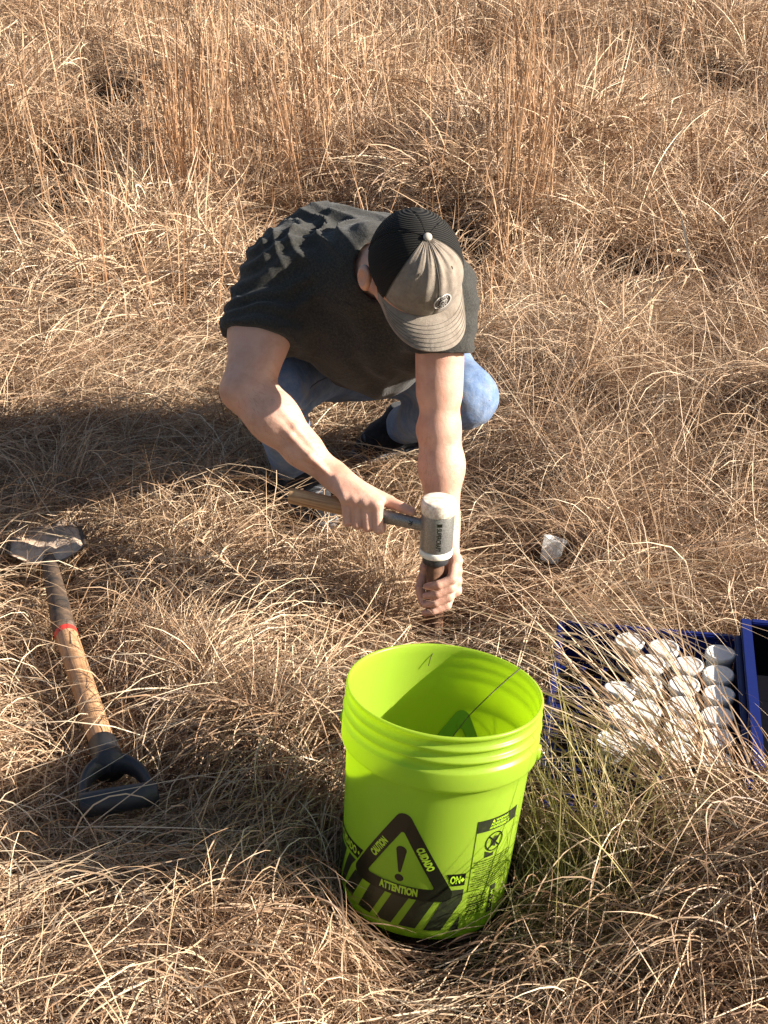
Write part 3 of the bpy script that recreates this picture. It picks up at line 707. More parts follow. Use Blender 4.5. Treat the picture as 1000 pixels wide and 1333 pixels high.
disp = disp * (1 - hemf * .8) + .004 * nz2 * .6 + .006 * nz
V = V + N * disp[:, None]
link('shirt', np_mesh('shirt', V, Q), M['shirt'], person)
nbv = Vector(NB); hv = (Vector(hp(0, -.035, -.06)) - nbv).normalized(); cm_ = frame_from(hv); cc_ = nbv + hv * .048
link('collar', tube_mesh('collar', [cc_ + cm_ @ Vector((math.cos(t * .2618) * .0715, math.sin(t * .2618) * .0715, .004 * math.sin(t * 1.3))) for t in range(25)], .0062, 8, flat=(1, .8)), M['shirt'], person)
# jeans
F = Field((-.42, 2.92, .03), (.36, 3.85, .66), .005)
RK, LK = (-.250, 3.09, .425), (.195, 3.20, .355)
F.cone((-.13, 3.55, .36), (.05, 3.57, .36), .145, .145, .05)
F.cone((-.13, 3.48, .37), RK, .110, .076, .04); F.cone((.06, 3.50, .37), LK, .110, .066, .04)
F.cone(RK, (-.225, 3.34, .13), .072, .052, .03); F.cone(LK, (.055, 3.60, .12), .066, .052, .03)
V, Q = F.mesh('jeans'); N = vnormals(V, Q); P = V
nz = np.array([noise.noise(Vector(p) * 10) for p in P]); nz2 = np.array([noise.noise(Vector(p) * 30) for p in P])
kd = np.exp(-(((P - np.array(RK) - (0, .05, -.07)) / .10) ** 2).sum(1))
V = V + N * (.006 * nz + .003 * nz2 + kd * .009 * np.sin(P[:, 2] * 120 + P[:, 0] * 40 + nz * 4))[:, None]
jeans = link('jeans', np_mesh('jeans', V, Q), M['denim'], person)
sm = []
for a, b, off in ((RK, (-.13, 3.48, .37), (.074, -.01, .0)), (LK, (.06, 3.5, .37), (-.062, -.01, .03))):
    a = Vector(a) + Vector(off); b = Vector(b) + Vector(off) * 1.35; sm.append([a.lerp(b, t / 12) for t in range(13)])
from mathutils.bvhtree import BVHTree
bvh = BVHTree.FromPolygons([Vector(v) for v in V], [tuple(int(i) for i in f) for f in Q])
for ln in sm:
    pts = []
    for p in ln:
        h = bvh.find_nearest(p); pts.append(h[0] + h[1] * .0006)
    link('seam', tube_mesh('seam', pts, .0014, 6), M['seam'], jeans)
# shoes
def shoe(heel, toe, w):
    h = Vector(heel); t = Vector(toe); d = (t - h).normalized(); s = Vector((d.y, -d.x, 0))
    F = Field(np.minimum(heel, toe) - .12, np.maximum(heel, toe) + .12, .004)
    F.cone(h + Vector((0, 0, .035)), h.lerp(t, .45) + Vector((0, 0, .04)), .040, .042, .03)
    F.cone(h.lerp(t, .4) + Vector((0, 0, .03)), t - d * .045 + Vector((0, 0, .012)), .044, .036, .04)
    F.cone(h + Vector((0, 0, .03)) , h + d * .02 + Vector((0, 0, .085)), .038, .045, .03)
    F.cut((0, 0, h.z + .006), (0, 0, -1), (np.minimum(heel, toe) - .12, np.maximum(heel, toe) + .12))
    V, Q = F.mesh('shoe'); up = link('shoe', np_mesh('shoe', V, Q), M['shoe'], person)
    F = Field(np.minimum(heel, toe) - .12, np.maximum(heel, toe) + .12, .004)
    F.cone(h + Vector((0, 0, .0)), h.lerp(t, .5), .043, .044, .02); F.cone(h.lerp(t, .45), t - d * .04, .048, .040, .02)
    bx = (np.minimum(heel, toe) - .12, np.maximum(heel, toe) + .12)
    F.cut((0, 0, h.z + .010), (0, 0, 1), bx); F.cut((0, 0, h.z - .012), (0, 0, -1), bx)
    V, Q = F.mesh('sole'); link('sole', np_mesh('sole', V, Q), M['sole'], up)
    for k in range(5):
        c = h.lerp(t, .50 + .07 * k) + Vector((0, 0, .079 - .0065 * k)); pts = [c + s * (x * .02) + Vector((0, 0, -abs(x) ** 2 * .008)) + d * (.008 * (x if k % 2 else -x)) for x in (-1, -.5, 0, .5, 1)]
        link('lace', tube_mesh('lace', pts, .0028, 6), M['sole'], up)
shoe((-.225, 3.40, .035), (-.135, 3.17, .035), 0)
shoe((.065, 3.66, .035), (-.085, 3.585, .035), 0)
print('clothes', time.time() - T0)

# cap: crown of panels, mesh back, brim, button, patch
CC = hp(0, -.002, .004)
cap = bpy.data.objects.new('cap', None); col.objects.link(cap); cap.parent = person; cap.location = Vector(CC) - Vector(person.location)
def capw(x, y, z): return Vector(CC) + Vector(HL) * x + Vector(HF) * y + Vector(HU) * z
CA, CB, CH = .0905, .108, .118
def crown(az, t, off=0):
    """az 0 = front, t 0 = rim .. 1 = top"""
    fr = max(0, math.cos(az)) ** 1.5
    e = 2.15 + .75 * fr                                   # steeper front panels
    a = t * math.pi / 2; z = math.sin(a) ** (2 / 2.1) * CH; rr = math.cos(a) ** (2 / e)
    x = math.sin(az) * CA * rr; y = math.cos(az) * CB * rr + .006 * fr * math.sin(a * 2)
    nx = Vector((math.sin(az) * math.cos(a), math.cos(az) * math.cos(a), math.sin(a)))
    puck = 0
    for sm_ in (0, 62, -62, 124, -124, 180):              # seams sit a little low, cloth puffs between
        dd = abs((math.degrees(az) - sm_ + 180) % 360 - 180); puck -= .0016 * math.exp(-(dd / 2.2) ** 2) * (1 - t ** 6)
    if fr > .2: puck += .0022 * math.sin(az * 16 + math.sin(t * 5) * 1.2) * math.sin(min(1, max(0, (t - .15) * 1.2)) * math.pi) * fr + .0015 * math.sin(az * 37 + t * 3) * max(0, t - .4)
    return capw(x + nx.x * (off + puck), y + nx.y * (off + puck), z + nx.z * (off + puck))
def panel(name, a0, a1, mat, n=28, mm=30):
    V = [crown(R_(a0 + (a1 - a0) * i / n), j / mm * .995) for i in range(n + 1) for j in range(mm + 1)]
    V += [crown(R_(a0 + (a1 - a0) * i / n), j / mm * .995, -.0022) for i in range(n + 1) for j in range(mm + 1)]
    k = mm + 1; W = (n + 1) * k
    F_ = [(i * k + j, (i + 1) * k + j, (i + 1) * k + j + 1, i * k + j + 1) for i in range(n) for j in range(mm)]
    F_ += [tuple(W + q for q in f[::-1]) for f in F_[:]]
    F_ += [(i * k, W + i * k, W + (i + 1) * k, (i + 1) * k) for i in range(n)]
    me = bpy.data.meshes.new(name); me.from_pydata(V, [], F_); me.polygons.foreach_set('use_smooth', [True] * len(me.polygons))
    return link(name, me, mat, cap)
panel('front_panel', 0, 62, M['cap']); panel('front_panel', -62, 0, M['cap'])
for a0, a1 in ((62, 121), (121, 180), (180, 239), (239, 298)): panel('mesh_panel', a0, a1, M['capmesh'])
for a in (0, 62, -62, 121, 180, 239):
    link('seam', tube_mesh('seam', [crown(R_(a), t / 24, .0004) for t in range(25)], .0011, 5), M['stitch'] if abs(a) < 90 else M['capmesh'], cap)
bm = bmesh.new(); bmesh.ops.create_uvsphere(bm, u_segments=20, v_segments=12, radius=1, matrix=Matrix.Translation(capw(0, .002, CH + .002)) @ Matrix((Vector(HL), Vector(HF), Vector(HU))).transposed().to_4x4() @ Matrix.Diagonal((.0085, .0085, .006, 1)))
b = link('button', bm_mesh('button', bm), NT('button_cloth').set(Base_Color=(.42, .37, .31), Roughness=.8).m, cap)
def brimp(az, t, off=0):
    """az in -1..1 across, t 0 = crown edge .. 1 = front edge"""
    a = az * R_(74); ci = Vector((math.sin(a) * CA * 1.0, math.cos(a) * CB * 1.0, 0))
    w = math.cos(az * math.pi / 2) ** .42
    ox = math.sin(az * R_(62)) * (CA * 1.02); co = Vector((ox, CB * .30 + .150 * w * .98, 0))
    p = ci.lerp(co, t); p.z = .004 - .030 * (p.x / CA) ** 2 * (.35 + .65 * t) + off - .012 * t * t - .002
    return capw(*p)
n, mm = 48, 24; V = []
for sgn in (0, -.0034): V += [brimp(-1 + 2 * i / n, j / mm, sgn) for i in range(n + 1) for j in range(mm + 1)]
k = mm + 1; W = (n + 1) * k
F_ = [(i * k + j, (i + 1) * k + j, (i + 1) * k + j + 1, i * k + j + 1) for i in range(n) for j in range(mm)]
F_ = [f[::-1] for f in F_] + [tuple(W + q for q in f) for f in F_]
F_ += [(i * k + mm, (i + 1) * k + mm, W + (i + 1) * k + mm, W + i * k + mm) for i in range(n)]
F_ += [(j, j + 1, W + j + 1, W + j) for j in range(mm)] + [(n * k + j + 1, n * k + j, W + n * k + j, W + n * k + j + 1) for j in range(mm)]
me = bpy.data.meshes.new('brim'); me.from_pydata(V, [], F_); me.polygons.foreach_set('use_smooth', [True] * len(me.polygons))
brim = link('brim', me, M['cap'], cap); smooth_by_angle(brim, 50)
for r_ in (.30, .42, .54, .66, .78, .90):
    link('stitching', tube_mesh('stitching', [brimp(-.94 + 1.88 * i / 40, r_, .0002) for i in range(41)], .0006, 4), M['stitch'], cap)
# oval patch on the lower front
def patchp(q, off=.0022):      # q in metres on the front panel
    az = q[0] / CB + R_(6); t = .27 + q[1] / .135
    return crown(az, t, off)
ov = lambda a, b, n=40: [(a * math.cos(6.2832 * i / n), b * math.sin(6.2832 * i / n)) for i in range(n)]
def pdecal(name, loops, mat, off):
    cu = bpy.data.curves.new(name, 'CURVE'); cu.dimensions = '2D'; cu.fill_mode = 'BOTH'
    for lp in loops:
        sp = cu.splines.new('POLY'); sp.points.add(len(lp) - 1); sp.use_cyclic_u = True
        for p, q in zip(sp.points, lp): p.co = (q[0], q[1], 0, 1)
    return link(name, flat_to_bucket(name, cu, mat, res=.003, fn=lambda q: patchp(q, off)), mat, cap)
pdecal('patch', [ov(.0225, .0150)], M['patchdark'], .0032)
pdecal('patch_border', [ov(.0235, .0160), ov(.0205, .0132)[::-1]], M['patchwhite'], .0040)
arc = lambda r, a0, a1, w, sy=.66, n=18: [((r) * math.cos(R_(a0 + (a1 - a0) * i / n)), r * sy * math.sin(R_(a0 + (a1 - a0) * i / n))) for i in range(n + 1)] + [((r - w) * math.cos(R_(a1 + (a0 - a1) * i / n)), (r - w) * sy * math.sin(R_(a1 + (a0 - a1) * i / n))) for i in range(n + 1)]
for r_, a0, a1 in ((.0115, -150, 60), (.0085, 20, 230), (.0055, -120, 110)):
    pdecal('emblem_stroke', [arc(r_, a0, a1, .0016)], M['patchwhite'], .0042)
for k in range(5):
    for a in (50 + 20 * k, -50 - 20 * k):
        c = (.0165 * math.cos(R_(a)), .0104 * math.sin(R_(a))); pdecal('emblem_mark', [[(c[0] + .0012 * x, c[1] + .0014 * y) for x, y in ((-1, -1), (1, -1), (.4, 1), (-1, .6))]], M['patchwhite'], .0042)
for sx in (-1, 1):
    link('eyelet', tube_mesh('eyelet', [crown(R_(33 * sx) + .02 * math.cos(a * .5236), .62 + .02 * math.sin(a * .5236), .0012) for a in range(13)], .0006, 5), M['stitch'], cap)

# ================================================================== SHOVEL
sh = empty('shovel', (-.5, 2.2, 0), 'digging shovel with wooden shaft, red collar and black D-grip lying in the grass', 'shovel')
SA, SB = Vector((-.632, 2.535, .115)), Vector((-.498, 2.175, .100))
shaft('wooden_shaft', SA, SB, .0225, .0225, M['ash'], sh, seg=20)
sd = (SB - SA).normalized()
shaft('red_collar', SA - sd * .034, SA + sd * .024, .0232, .0233, M['red'], sh, seg=4)
NK = Vector((-.715, 2.80, .115))
link('socket', tube_mesh('socket', [SA + sd * .001, SA - sd * .04, SA.lerp(NK, .5), NK, NK + Vector((-.02, .07, -.006))], [.0235, .0232, .021, .018, .014], 20), M['steel'], sh)
# blade: dished plate with rolled shoulders, caked with soil
def blade(u, v):                # u -1..1 across, v 0..1 shoulder to tip
    c = NK + Vector((-.012, .03, .004)); dv = Vector((-.24, .955, -.16)).normalized(); s = Vector((.97, .24, 0)).normalized(); nn = s.cross(dv)
    w = .088 * (1 - .12 * v - .75 * max(0, v - .6) ** 1.5 * 2) if v > .05 else .088 * (.92 + v)
    sh_ = .03 * abs(u) ** 2 * (1 - v)
    return c + dv * (v * .30 + (1 - abs(u) ** 1.6) * -.015 * (1 - v)) + s * u * w + nn * (.022 * u * u - .004) + nn * (.012 * max(0, 1 - v * 6) * abs(u))
V = []; n, mm = 28, 36
for off in (0, -.003):
    for i in range(n + 1):
        for j in range(mm + 1):
            p = blade(-1 + 2 * i / n, j / mm); p.z += off; V.append(p)
k = mm + 1; W = (n + 1) * k
F_ = [(i * k + j, (i + 1) * k + j, (i + 1) * k + j + 1, i * k + j + 1) for i in range(n) for j in range(mm)]
F_ += [tuple(W + q for q in f[::-1]) for f in F_[:]]
for i in range(n): F_ += [(i * k, W + i * k, W + (i + 1) * k, (i + 1) * k), (i * k + mm, (i + 1) * k + mm, W + (i + 1) * k + mm, W + i * k + mm)]
for j in range(mm): F_ += [(j, j + 1, W + j + 1, W + j), (n * k + j, W + n * k + j, W + n * k + j + 1, n * k + j + 1)]
me = bpy.data.meshes.new('blade'); me.from_pydata(V, [], F_); me.polygons.foreach_set('use_smooth', [True] * len(me.polygons))
bl = link('blade', me, M['steel'], sh)
V = []; 
for i in range(n + 1):
    for j in range(mm + 1):
        u = -1 + 2 * i / n; v = j / mm; p = blade(u * .93, .04 + v * .9)
        e = min(1, (1 - abs(u)) * 5) * min(1, v * 7) * min(1, (1 - v) * 8)
        V.append(p + Vector((0, 0, .0006 - .003 * (1 - e) + e * (.013 + .009 * noise.noise(Vector((u * 3, v * 6, 2))) + .004 * noise.noise(Vector((u * 14, v * 25, 7)))))))
me = bpy.data.meshes.new('soil'); me.from_pydata(V, [], F_[:n * mm]); me.polygons.foreach_set('use_smooth', [True] * len(me.polygons))
link('caked_soil', me, M['dirt'], bl)
# D grip
G0 = SB + sd * -.005; link('grip_socket', tube_mesh('grip_socket', [G0, G0 + sd * .05, G0 + sd * .075], [.0255, .027, .030], 20), M['blackp'], sh)
gc = G0 + sd * .075; gs = Vector((.93, .30, -.02)).normalized(); gd = (sd - gs * sd.dot(gs)).normalized()
for sgn in (-1, 1):
    pts = []
    for t in range(13):
        a = t / 12; x = math.sin(a * math.pi / 2) ** .8 * .057; y = (1 - math.cos(a * math.pi / 2)) * .096
        pts.append(gc + gs * sgn * x + gd * (y - .012))
    link('grip_arm', tube_mesh('grip_arm', pts, [.0175 - .006 * (t / 12) for t in range(13)], 14, flat=(1.25, .75)), M['blackp'], sh)
link('grip_bar', tube_mesh('grip_bar', [gc + gd * .088 + gs * x for x in (-.066, -.064, -.03, 0, .03, .064, .066)], [.0175, .0205, .0215, .022, .0215, .0205, .0175], 20), M['blackp'], sh)
GRIPC = gc + gd * .04

# ================================================================== CRATES AND CUPS
cv = Vector((-.17, -.985, 0)).normalized(); cw = Vector((-.985, .17, 0)).normalized(); CO = Vector((.699, 2.512, .024))
def cpt(w, v, z=0): return CO + cw * w + cv * v + Vector((0, 0, z))
Rc = Matrix((cw, cv, Vector((0, 0, 1)))).transposed().to_4x4()
def cbox(bm, w0, w1, v0, v1, z0, z1, bev=0):
    c = cpt((w0 + w1) / 2, (v0 + v1) / 2, (z0 + z1) / 2); box_bm(bm, Matrix.Translation(c) @ Rc, (abs(w1 - w0), abs(v1 - v0), abs(z1 - z0)), bev)
CW, CV, CZ = .350, .50, .100
tray = empty('crate', cpt(CW / 2, CV / 2), 'blue plastic lattice crate packed with white lidded cups', 'crate')
bm = bmesh.new()
for q in range(9): cbox(bm, .006 + q * (CW - .022) / 8, .016 + q * (CW - .022) / 8, 0.003, CV - .003, 0, .004)
for q in range(12): cbox(bm, .004, CW - .004, .006 + q * (CV - .022) / 11, .014 + q * (CV - .022) / 11, .0042, .007)
link('base', bm_mesh('base', bm, False), M['blue'], tray)
def lattice(name, ax_, w0, w1, v0, v1, parent, mat, zt=CZ):
    bm = bmesh.new(); th = .005
    Ln = (v1 - v0) if ax_ == 'v' else (w1 - w0); nn_ = int(Ln / .032)
    for q in range(nn_ + 1):
        a = Ln * q / nn_; a = min(max(a, .004), Ln - .004)
        if ax_ == 'v': cbox(bm, w0, w0 + th, v0 + a - .003, v0 + a + .003, .008, zt - .012)
        else: cbox(bm, w0 + a - .003, w0 + a + .003, v0, v0 + th, .008, zt - .012)
    for z in (.032, .058, .082):
        if ax_ == 'v': cbox(bm, w0 + .0006, w0 + th - .0006, v0 + .002, v1 - .002, z, z + .005)
        else: cbox(bm, w0 + .002, w1 - .002, v0 + .0006, v0 + th - .0006, z, z + .005)
    return link(name, bm_mesh(name, bm, False), mat, parent)
def solid(name, w0, w1, v0, v1, z0, z1, parent, mat, bev=.002):
    bm = bmesh.new(); cbox(bm, w0, w1, v0, v1, z0, z1, bev); return link(name, bm_mesh(name, bm, False), mat, parent)
lattice('side_wall', 'v', CW - .005, CW, 0, CV, tray, M['blue']); lattice('side_wall', 'w', 0, CW, CV - .005, CV, tray, M['blue'])
solid('side_wall', 0, .004, .005, CV - .006, .008, CZ - .011, tray, M['blue']); solid('side_wall', .006, CW - .006, 0, .004, .008, CZ - .011, tray, M['blue'])
solid('rim', -.006, .009, -.004, CV + .004, CZ - .010, CZ, tray, M['blue'], .003); solid('rim', CW - .009, CW + .006, -.004, CV + .004, CZ - .010, CZ, tray, M['blue'], .003)
solid('rim', .0095, CW - .0095, -.006, .008, CZ - .010, CZ - .0005, tray, M['blue'], .003); solid('rim', .0095, CW - .0095, CV - .008, CV + .006, CZ - .010, CZ - .0005, tray, M['blue'], .003)
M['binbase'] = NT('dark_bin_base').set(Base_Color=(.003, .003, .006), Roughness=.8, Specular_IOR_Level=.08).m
# second, empty bin on the right
bin_ = empty('storage_bin', cpt(-.20, .22), 'empty deep blue storage bin at the right edge, dark inside', 'bin')
B0, B1, BV0, BV1, BZ = -.34, -.004, -.03, .47, .118
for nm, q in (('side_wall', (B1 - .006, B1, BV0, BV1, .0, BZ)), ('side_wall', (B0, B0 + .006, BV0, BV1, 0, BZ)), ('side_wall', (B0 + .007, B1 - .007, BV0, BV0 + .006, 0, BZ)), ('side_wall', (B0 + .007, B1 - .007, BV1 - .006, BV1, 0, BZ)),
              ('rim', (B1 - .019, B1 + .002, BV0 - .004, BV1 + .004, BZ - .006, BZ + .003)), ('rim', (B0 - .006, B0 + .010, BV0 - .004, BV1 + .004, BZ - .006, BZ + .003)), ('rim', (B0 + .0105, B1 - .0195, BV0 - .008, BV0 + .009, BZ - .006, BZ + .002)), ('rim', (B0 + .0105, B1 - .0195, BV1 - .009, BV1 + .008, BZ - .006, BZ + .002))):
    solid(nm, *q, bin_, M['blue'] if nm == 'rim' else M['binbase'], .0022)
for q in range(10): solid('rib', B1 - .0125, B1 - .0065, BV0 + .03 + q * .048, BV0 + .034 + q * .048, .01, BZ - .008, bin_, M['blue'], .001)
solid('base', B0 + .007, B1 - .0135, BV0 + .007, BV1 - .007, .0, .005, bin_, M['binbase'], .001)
# cups
def cup_meshes():
    I = Matrix.Identity(4)
    V, Q = lathe([(0, .001), (.0215, .001), (.0235, .003), (.0262, .055), (.0268, .060), (.0250, .060), (.0222, .004), (0, .003)], I, 40); c = np_mesh('cup_body', V, Q)
    V, Q = lathe([(0, .0668), (.0225, .0666), (.0238, .0667), (.0248, .0680), (.0262, .0684), (.0286, .0678), (.0293, .066), (.0295, .056), (.0282, .0555), (.0280, .0635), (0, .0636)], I, 44); l_ = np_mesh('cup_lid', V, Q)
    c.materials.append(M['cup']); l_.materials.append(M['lid']); return c, l_
cup_me, lid_me = cup_meshes()
CUPS = [((.650, 2.455), 'white lidded cup in the back corner beside the blue divider'),
 ((.634, 2.381), 'second lidded cup from the back along the blue divider'),
 ((.620, 2.310), 'third lidded cup from the back along the blue divider, in bluish shade'),
 ((.603, 2.240), 'fourth lidded cup from the back along the blue divider'),
 ((.587, 2.170), 'fifth lidded cup from the back along the blue divider, partly under grass'),
 ((.570, 2.102), 'sixth and frontmost lidded cup along the blue divider, behind grass stalks'),
 ((.546, 2.477), 'bright sunlit lidded cup near the middle of the crate back wall'),
 ((.583, 2.412), 'lidded cup just left of the corner cup, in the second row'),
 ((.562, 2.345), 'lidded cup in the middle of the second row, crossed by straw'),
 ((.545, 2.272), 'lidded cup in the second row behind the thick straw'),
 ((.528, 2.200), 'lidded cup in the front half of the second row, hidden by straw'),
 ((.485, 2.503), 'lidded cup at the crate back wall, left of the sunlit one'),
 ((.508, 2.420), 'lidded cup in the third row next to the back row'),
 ((.490, 2.345), 'lidded cup in the middle of the third row, buried under straw'),
 ((.474, 2.262), 'lidded cup in the third row between the left row and middle'),
 ((.458, 2.172), 'sunlit lidded cup at the front of the crate, second from the left'),
 ((.436, 2.322), 'tilted lidded cup backmost in the leftmost row'),
 ((.420, 2.248), 'leaning lidded cup in the middle of the leftmost row'),
 ((.397, 2.172), 'large looking lidded cup at the front left corner of the row'),
 ((.512, 2.130), 'lidded cup at the crate front under the drooping grass')]
for i, ((x, y), lab) in enumerate(CUPS):
    e = empty('sample_cup', (x, y, .0345 + .018), lab, 'cup', 'lidded sample cups in the blue crate')
    e.rotation_euler = (R_(random.uniform(-2, 2) - (9 if i in (16, 17) else 0)), R_(random.uniform(-2, 2)), random.uniform(0, 6))
    if i in (18,): e.rotation_euler[0] = R_(12)
    for nm, me in (('cup', cup_me), ('lid', lid_me)):
        o = bpy.data.objects.new(nm, me); col.objects.link(o); o.parent = e
e = empty('plastic_cup', (.372, 2.955, .055), 'clear empty plastic cup tipped over alone in the grass behind the bucket', 'cup')
e.rotation_euler = (R_(-14), R_(16), 0)
V, Q = lathe([(0, 0), (.019, 0), (.021, .002), (.0262, .052), (.0272, .0525), (.0272, .0545), (.0262, .055), (.0250, .0540), (.0200, .0030), (0, .0022)], Matrix.Identity(4), 40)
o = link('cup_wall', np_mesh('clear_cup', V, Q), M['clear'], None); o.parent = e

#GRASS#
# ================================================================== GRASS
_nr = np.random.default_rng(5)
_waves = [(_nr.normal(size=2), _nr.uniform(0, 6.28), 1.0) for _ in range(24)]
def sn(x, y, f, k=0):
    """smooth pseudo noise, about -1..1"""
    s = 0
    for q in range(8):
        d, ph, _ = _waves[(q + k * 5) % 24]; s = s + np.sin((d[0] * x + d[1] * y) * f + ph + k * 1.7)
    return s / 3.2
LOW = [(.06, 1.68, .26, .025), (.30, 1.80, .10, .05), (-.10, 1.85, .16, .05), (.06, 1.90, .22, .03), (.11, 2.62, .20, .035), (-.05, 2.70, .18, .05), (.13, 2.45, .16, .05), (-.15, 2.95, .18, .04), (0, 3.3, .30, .04),
       (.1, 3.1, .3, .03), (-.64, 2.48, .14, .02), (-.59, 2.34, .14, .02), (-.54, 2.22, .14, .02), (-.46, 2.06, .17, .012), (-.40, 1.92, .17, .02), (-.68, 2.66, .13, .03), (-.72, 2.80, .13, .03), (-.45, 1.8, .15, .03), (-.52, 2.1, .15, .015), (.37, 2.88, .09, .05), (.36, 2.97, .08, .04), (.62, 2.75, .16, .06), (.44, 2.02, .14, .045), (.34, 2.2, .10, .05), (-.25, 2.9, .22, .04)]
def mat_h(x, y):
    h = .03 + .075 * (sn(x, y, 2.8) * .5 + .5) + .085 * np.maximum(0, sn(x, y, 6.5, 1)) + .05 * np.maximum(0, sn(x, y, 13, 2))
    h = h + .09 * np.exp(-((x - .62) / .18) ** 2 - ((y - 1.82) / .16) ** 2) + .04 * np.exp(-((x + .75) / .2) ** 2 - ((y - 2.1) / .4) ** 2)
    h = h + .06 * np.clip((y - 3.7) / 1.2, 0, 1)
    for cx, cy, r, m_ in LOW:
        w = np.clip(1.6 - np.sqrt((x - cx) ** 2 + (y - cy) ** 2) / r, 0, 1); h = h * (1 - w) + np.minimum(h, m_) * w
    return h
CAPS = []
def keep(a, b, r): CAPS.append((np.array(a, float), np.array(b, float), r))
for a, b, r in ((RS, RE, .085), (RE, RW, .06), (LS, LE, .065), (LE, LW, .052), (RW, tuple(HM), .05), (LW, (TB.x, TB.y, .12), .045), (tuple(TB), (TB.x, TB.y, .22), .04), (MH_B, MH_T, .042), (H0, H1, .022),
                ((-.055, 3.5, .42), (-.045, 3.2, .56), .19), ((-.14, 3.1, .66), (.05, 3.05, .65), .16), (tuple(HC), tuple(HC), .15), (RK, (-.13, 3.5, .37), .12), (LK, (.06, 3.5, .37), .11),
                (RK, (-.225, 3.34, .13), .08), (LK, (.055, 3.6, .12), .075), ((-.225, 3.4, .06), (-.15, 3.2, .05), .045), ((.065, 3.66, .06), (-.06, 3.6, .05), .06), ((-.14, 3.55, .3), (.05, 3.55, .3), .17),
                (SA, SB, .030), (SB, GRIPC, .03), (NK, SA, .030), (GRIPC - gs * .055 - gd * .01, GRIPC + gs * .055 - gd * .01, .034), (GRIPC - gs * .06 + gd * .04, GRIPC + gs * .06 + gd * .04, .034), (NK + Vector((-.03, .08, -.01)), NK + Vector((-.07, .24, -.04)), .035),
                ((.372, 2.955, .06), (.39, 2.96, .11), .034), ((.372, 2.90, .12), (.365, 2.80, .16), .04), ((.11, 2.65, .15), (.12, 2.50, .20), .05), ((.08, 2.62, .20), (.10, 2.4, .30), .09), ((-.05, 2.66, .29), (-.05, 2.45, .35), .08), ((.06, 1.72, .16), (.06, 1.6, .22), .12), ((.10, 2.58, .32), (.08, 2.35, .42), .11)): keep(a, b, r)
A3 = np.array(AX); B3 = np.array(BASE); CO3 = np.array(CO); CW3 = np.array(cw); CV3 = np.array(cv)
def blocked(P, crate=True):
    """P (..., 3): True where a blade point would be inside an object"""
    q = P - B3; s = q @ A3; r = np.linalg.norm(q - s[..., None] * A3, axis=-1)
    bad = (s > -.05) & (s < .385) & (r < .136 + .02 * np.clip(s / .3, 0, 1))
    q = P - CO3; w = q @ CW3; v = q @ CV3
    if crate: bad |= (w > -.012) & (w < CW + .008) & (v > -.01) & (v < CV + .008) & (P[..., 2] < .128)
    bad |= (w > B0 - .01) & (w < B1 + .01) & (v > BV0 - .01) & (v < BV1 + .01) & (P[..., 2] < (.30 if crate else .15))
    for a, b, r_ in CAPS:
        ab = b - a; L2 = ab @ ab + 1e-9; d = P - a; t = np.clip((d @ ab) / L2, 0, 1); d = d - t[..., None] * ab
        bad |= (d * d).sum(-1) < r_ * r_
    return bad
def strands(x, y, z, az, el, L, curl, droop, w, nseg, floor, wig=.25, rg=rng, ceil=None):
    n = len(x); P = np.zeros((n, nseg + 1, 3)); P[:, 0] = np.stack([x, y, z], 1); ds = L / nseg
    az = az.copy(); el = el.copy(); D = np.zeros((n, nseg + 1, 3))
    for i in range(nseg):
        ce = np.cos(el); d = np.stack([ce * np.cos(az), ce * np.sin(az), np.sin(el)], 1)
        P[:, i + 1] = P[:, i] + d * ds[:, None]
        fl = floor(P[:, i + 1, 0], P[:, i + 1, 1]) + .004
        low = P[:, i + 1, 2] < fl; P[low, i + 1, 2] = fl[low]; el[low] = np.abs(el[low]) * .3
        if ceil is not None:
            cl = ceil(P[:, i + 1, 0], P[:, i + 1, 1]); hi = P[:, i + 1, 2] > cl; el[hi] -= .28
        D[:, i] = d; az += (curl + rg.normal(0, wig, n)) / nseg * 1.0; el -= droop / nseg
        el += rg.normal(0, wig * .6, n) / nseg; el = np.clip(el, -1.3, 1.5)
    for _ in range(2): P[:, 1:-1] = .25 * P[:, :-2] + .5 * P[:, 1:-1] + .25 * P[:, 2:]
    D[:, :-1] = P[:, 1:] - P[:, :-1]; D[:, 1:-1] = D[:, 1:-1] + D[:, :-2]; D[:, -1] = P[:, -1] - P[:, -2]
    D /= np.linalg.norm(D, axis=2, keepdims=True) + 1e-9
    r = rg.normal(size=(n, 3)); S = np.cross(D, r[:, None, :]); S /= np.linalg.norm(S, axis=2, keepdims=True) + 1e-9
    t = np.linspace(0, 1, nseg + 1); prof = np.minimum(1, (1.03 - t) * 3.0) ** .8 * (.75 + .25 * np.minimum(1, t * 5))
    S *= (w[:, None] * prof * .5)[..., None]
    return P, S
def strand_mesh(name, P, S, tint, mat):
    n, k, _ = P.shape; V = np.stack([P - S, P + S], 2).reshape(-1, 3)
    b = (np.arange(n)[:, None] * k + np.arange(k - 1)[None]) * 2; Q = np.stack([b, b + 1, b + 3, b + 2], -1).reshape(-1, 4)
    me = np_mesh(name, V, Q, True, {'tint': np.repeat(tint, k * 2)}); me.materials.append(mat); return me
def merge(parts):
    V, Q, T, o = [], [], [], 0
    for P, S, t in parts:
        n, k, _ = P.shape; V.append(np.stack([P - S, P + S], 2).reshape(-1, 3)); b = (np.arange(n)[:, None] * k + np.arange(k - 1)[None]) * 2 + o
        Q.append(np.stack([b, b + 1, b + 3, b + 2], -1).reshape(-1, 4)); T.append(np.repeat(t, k * 2)); o += n * k * 2
    return np.concatenate(V), np.concatenate(Q), np.concatenate(T)
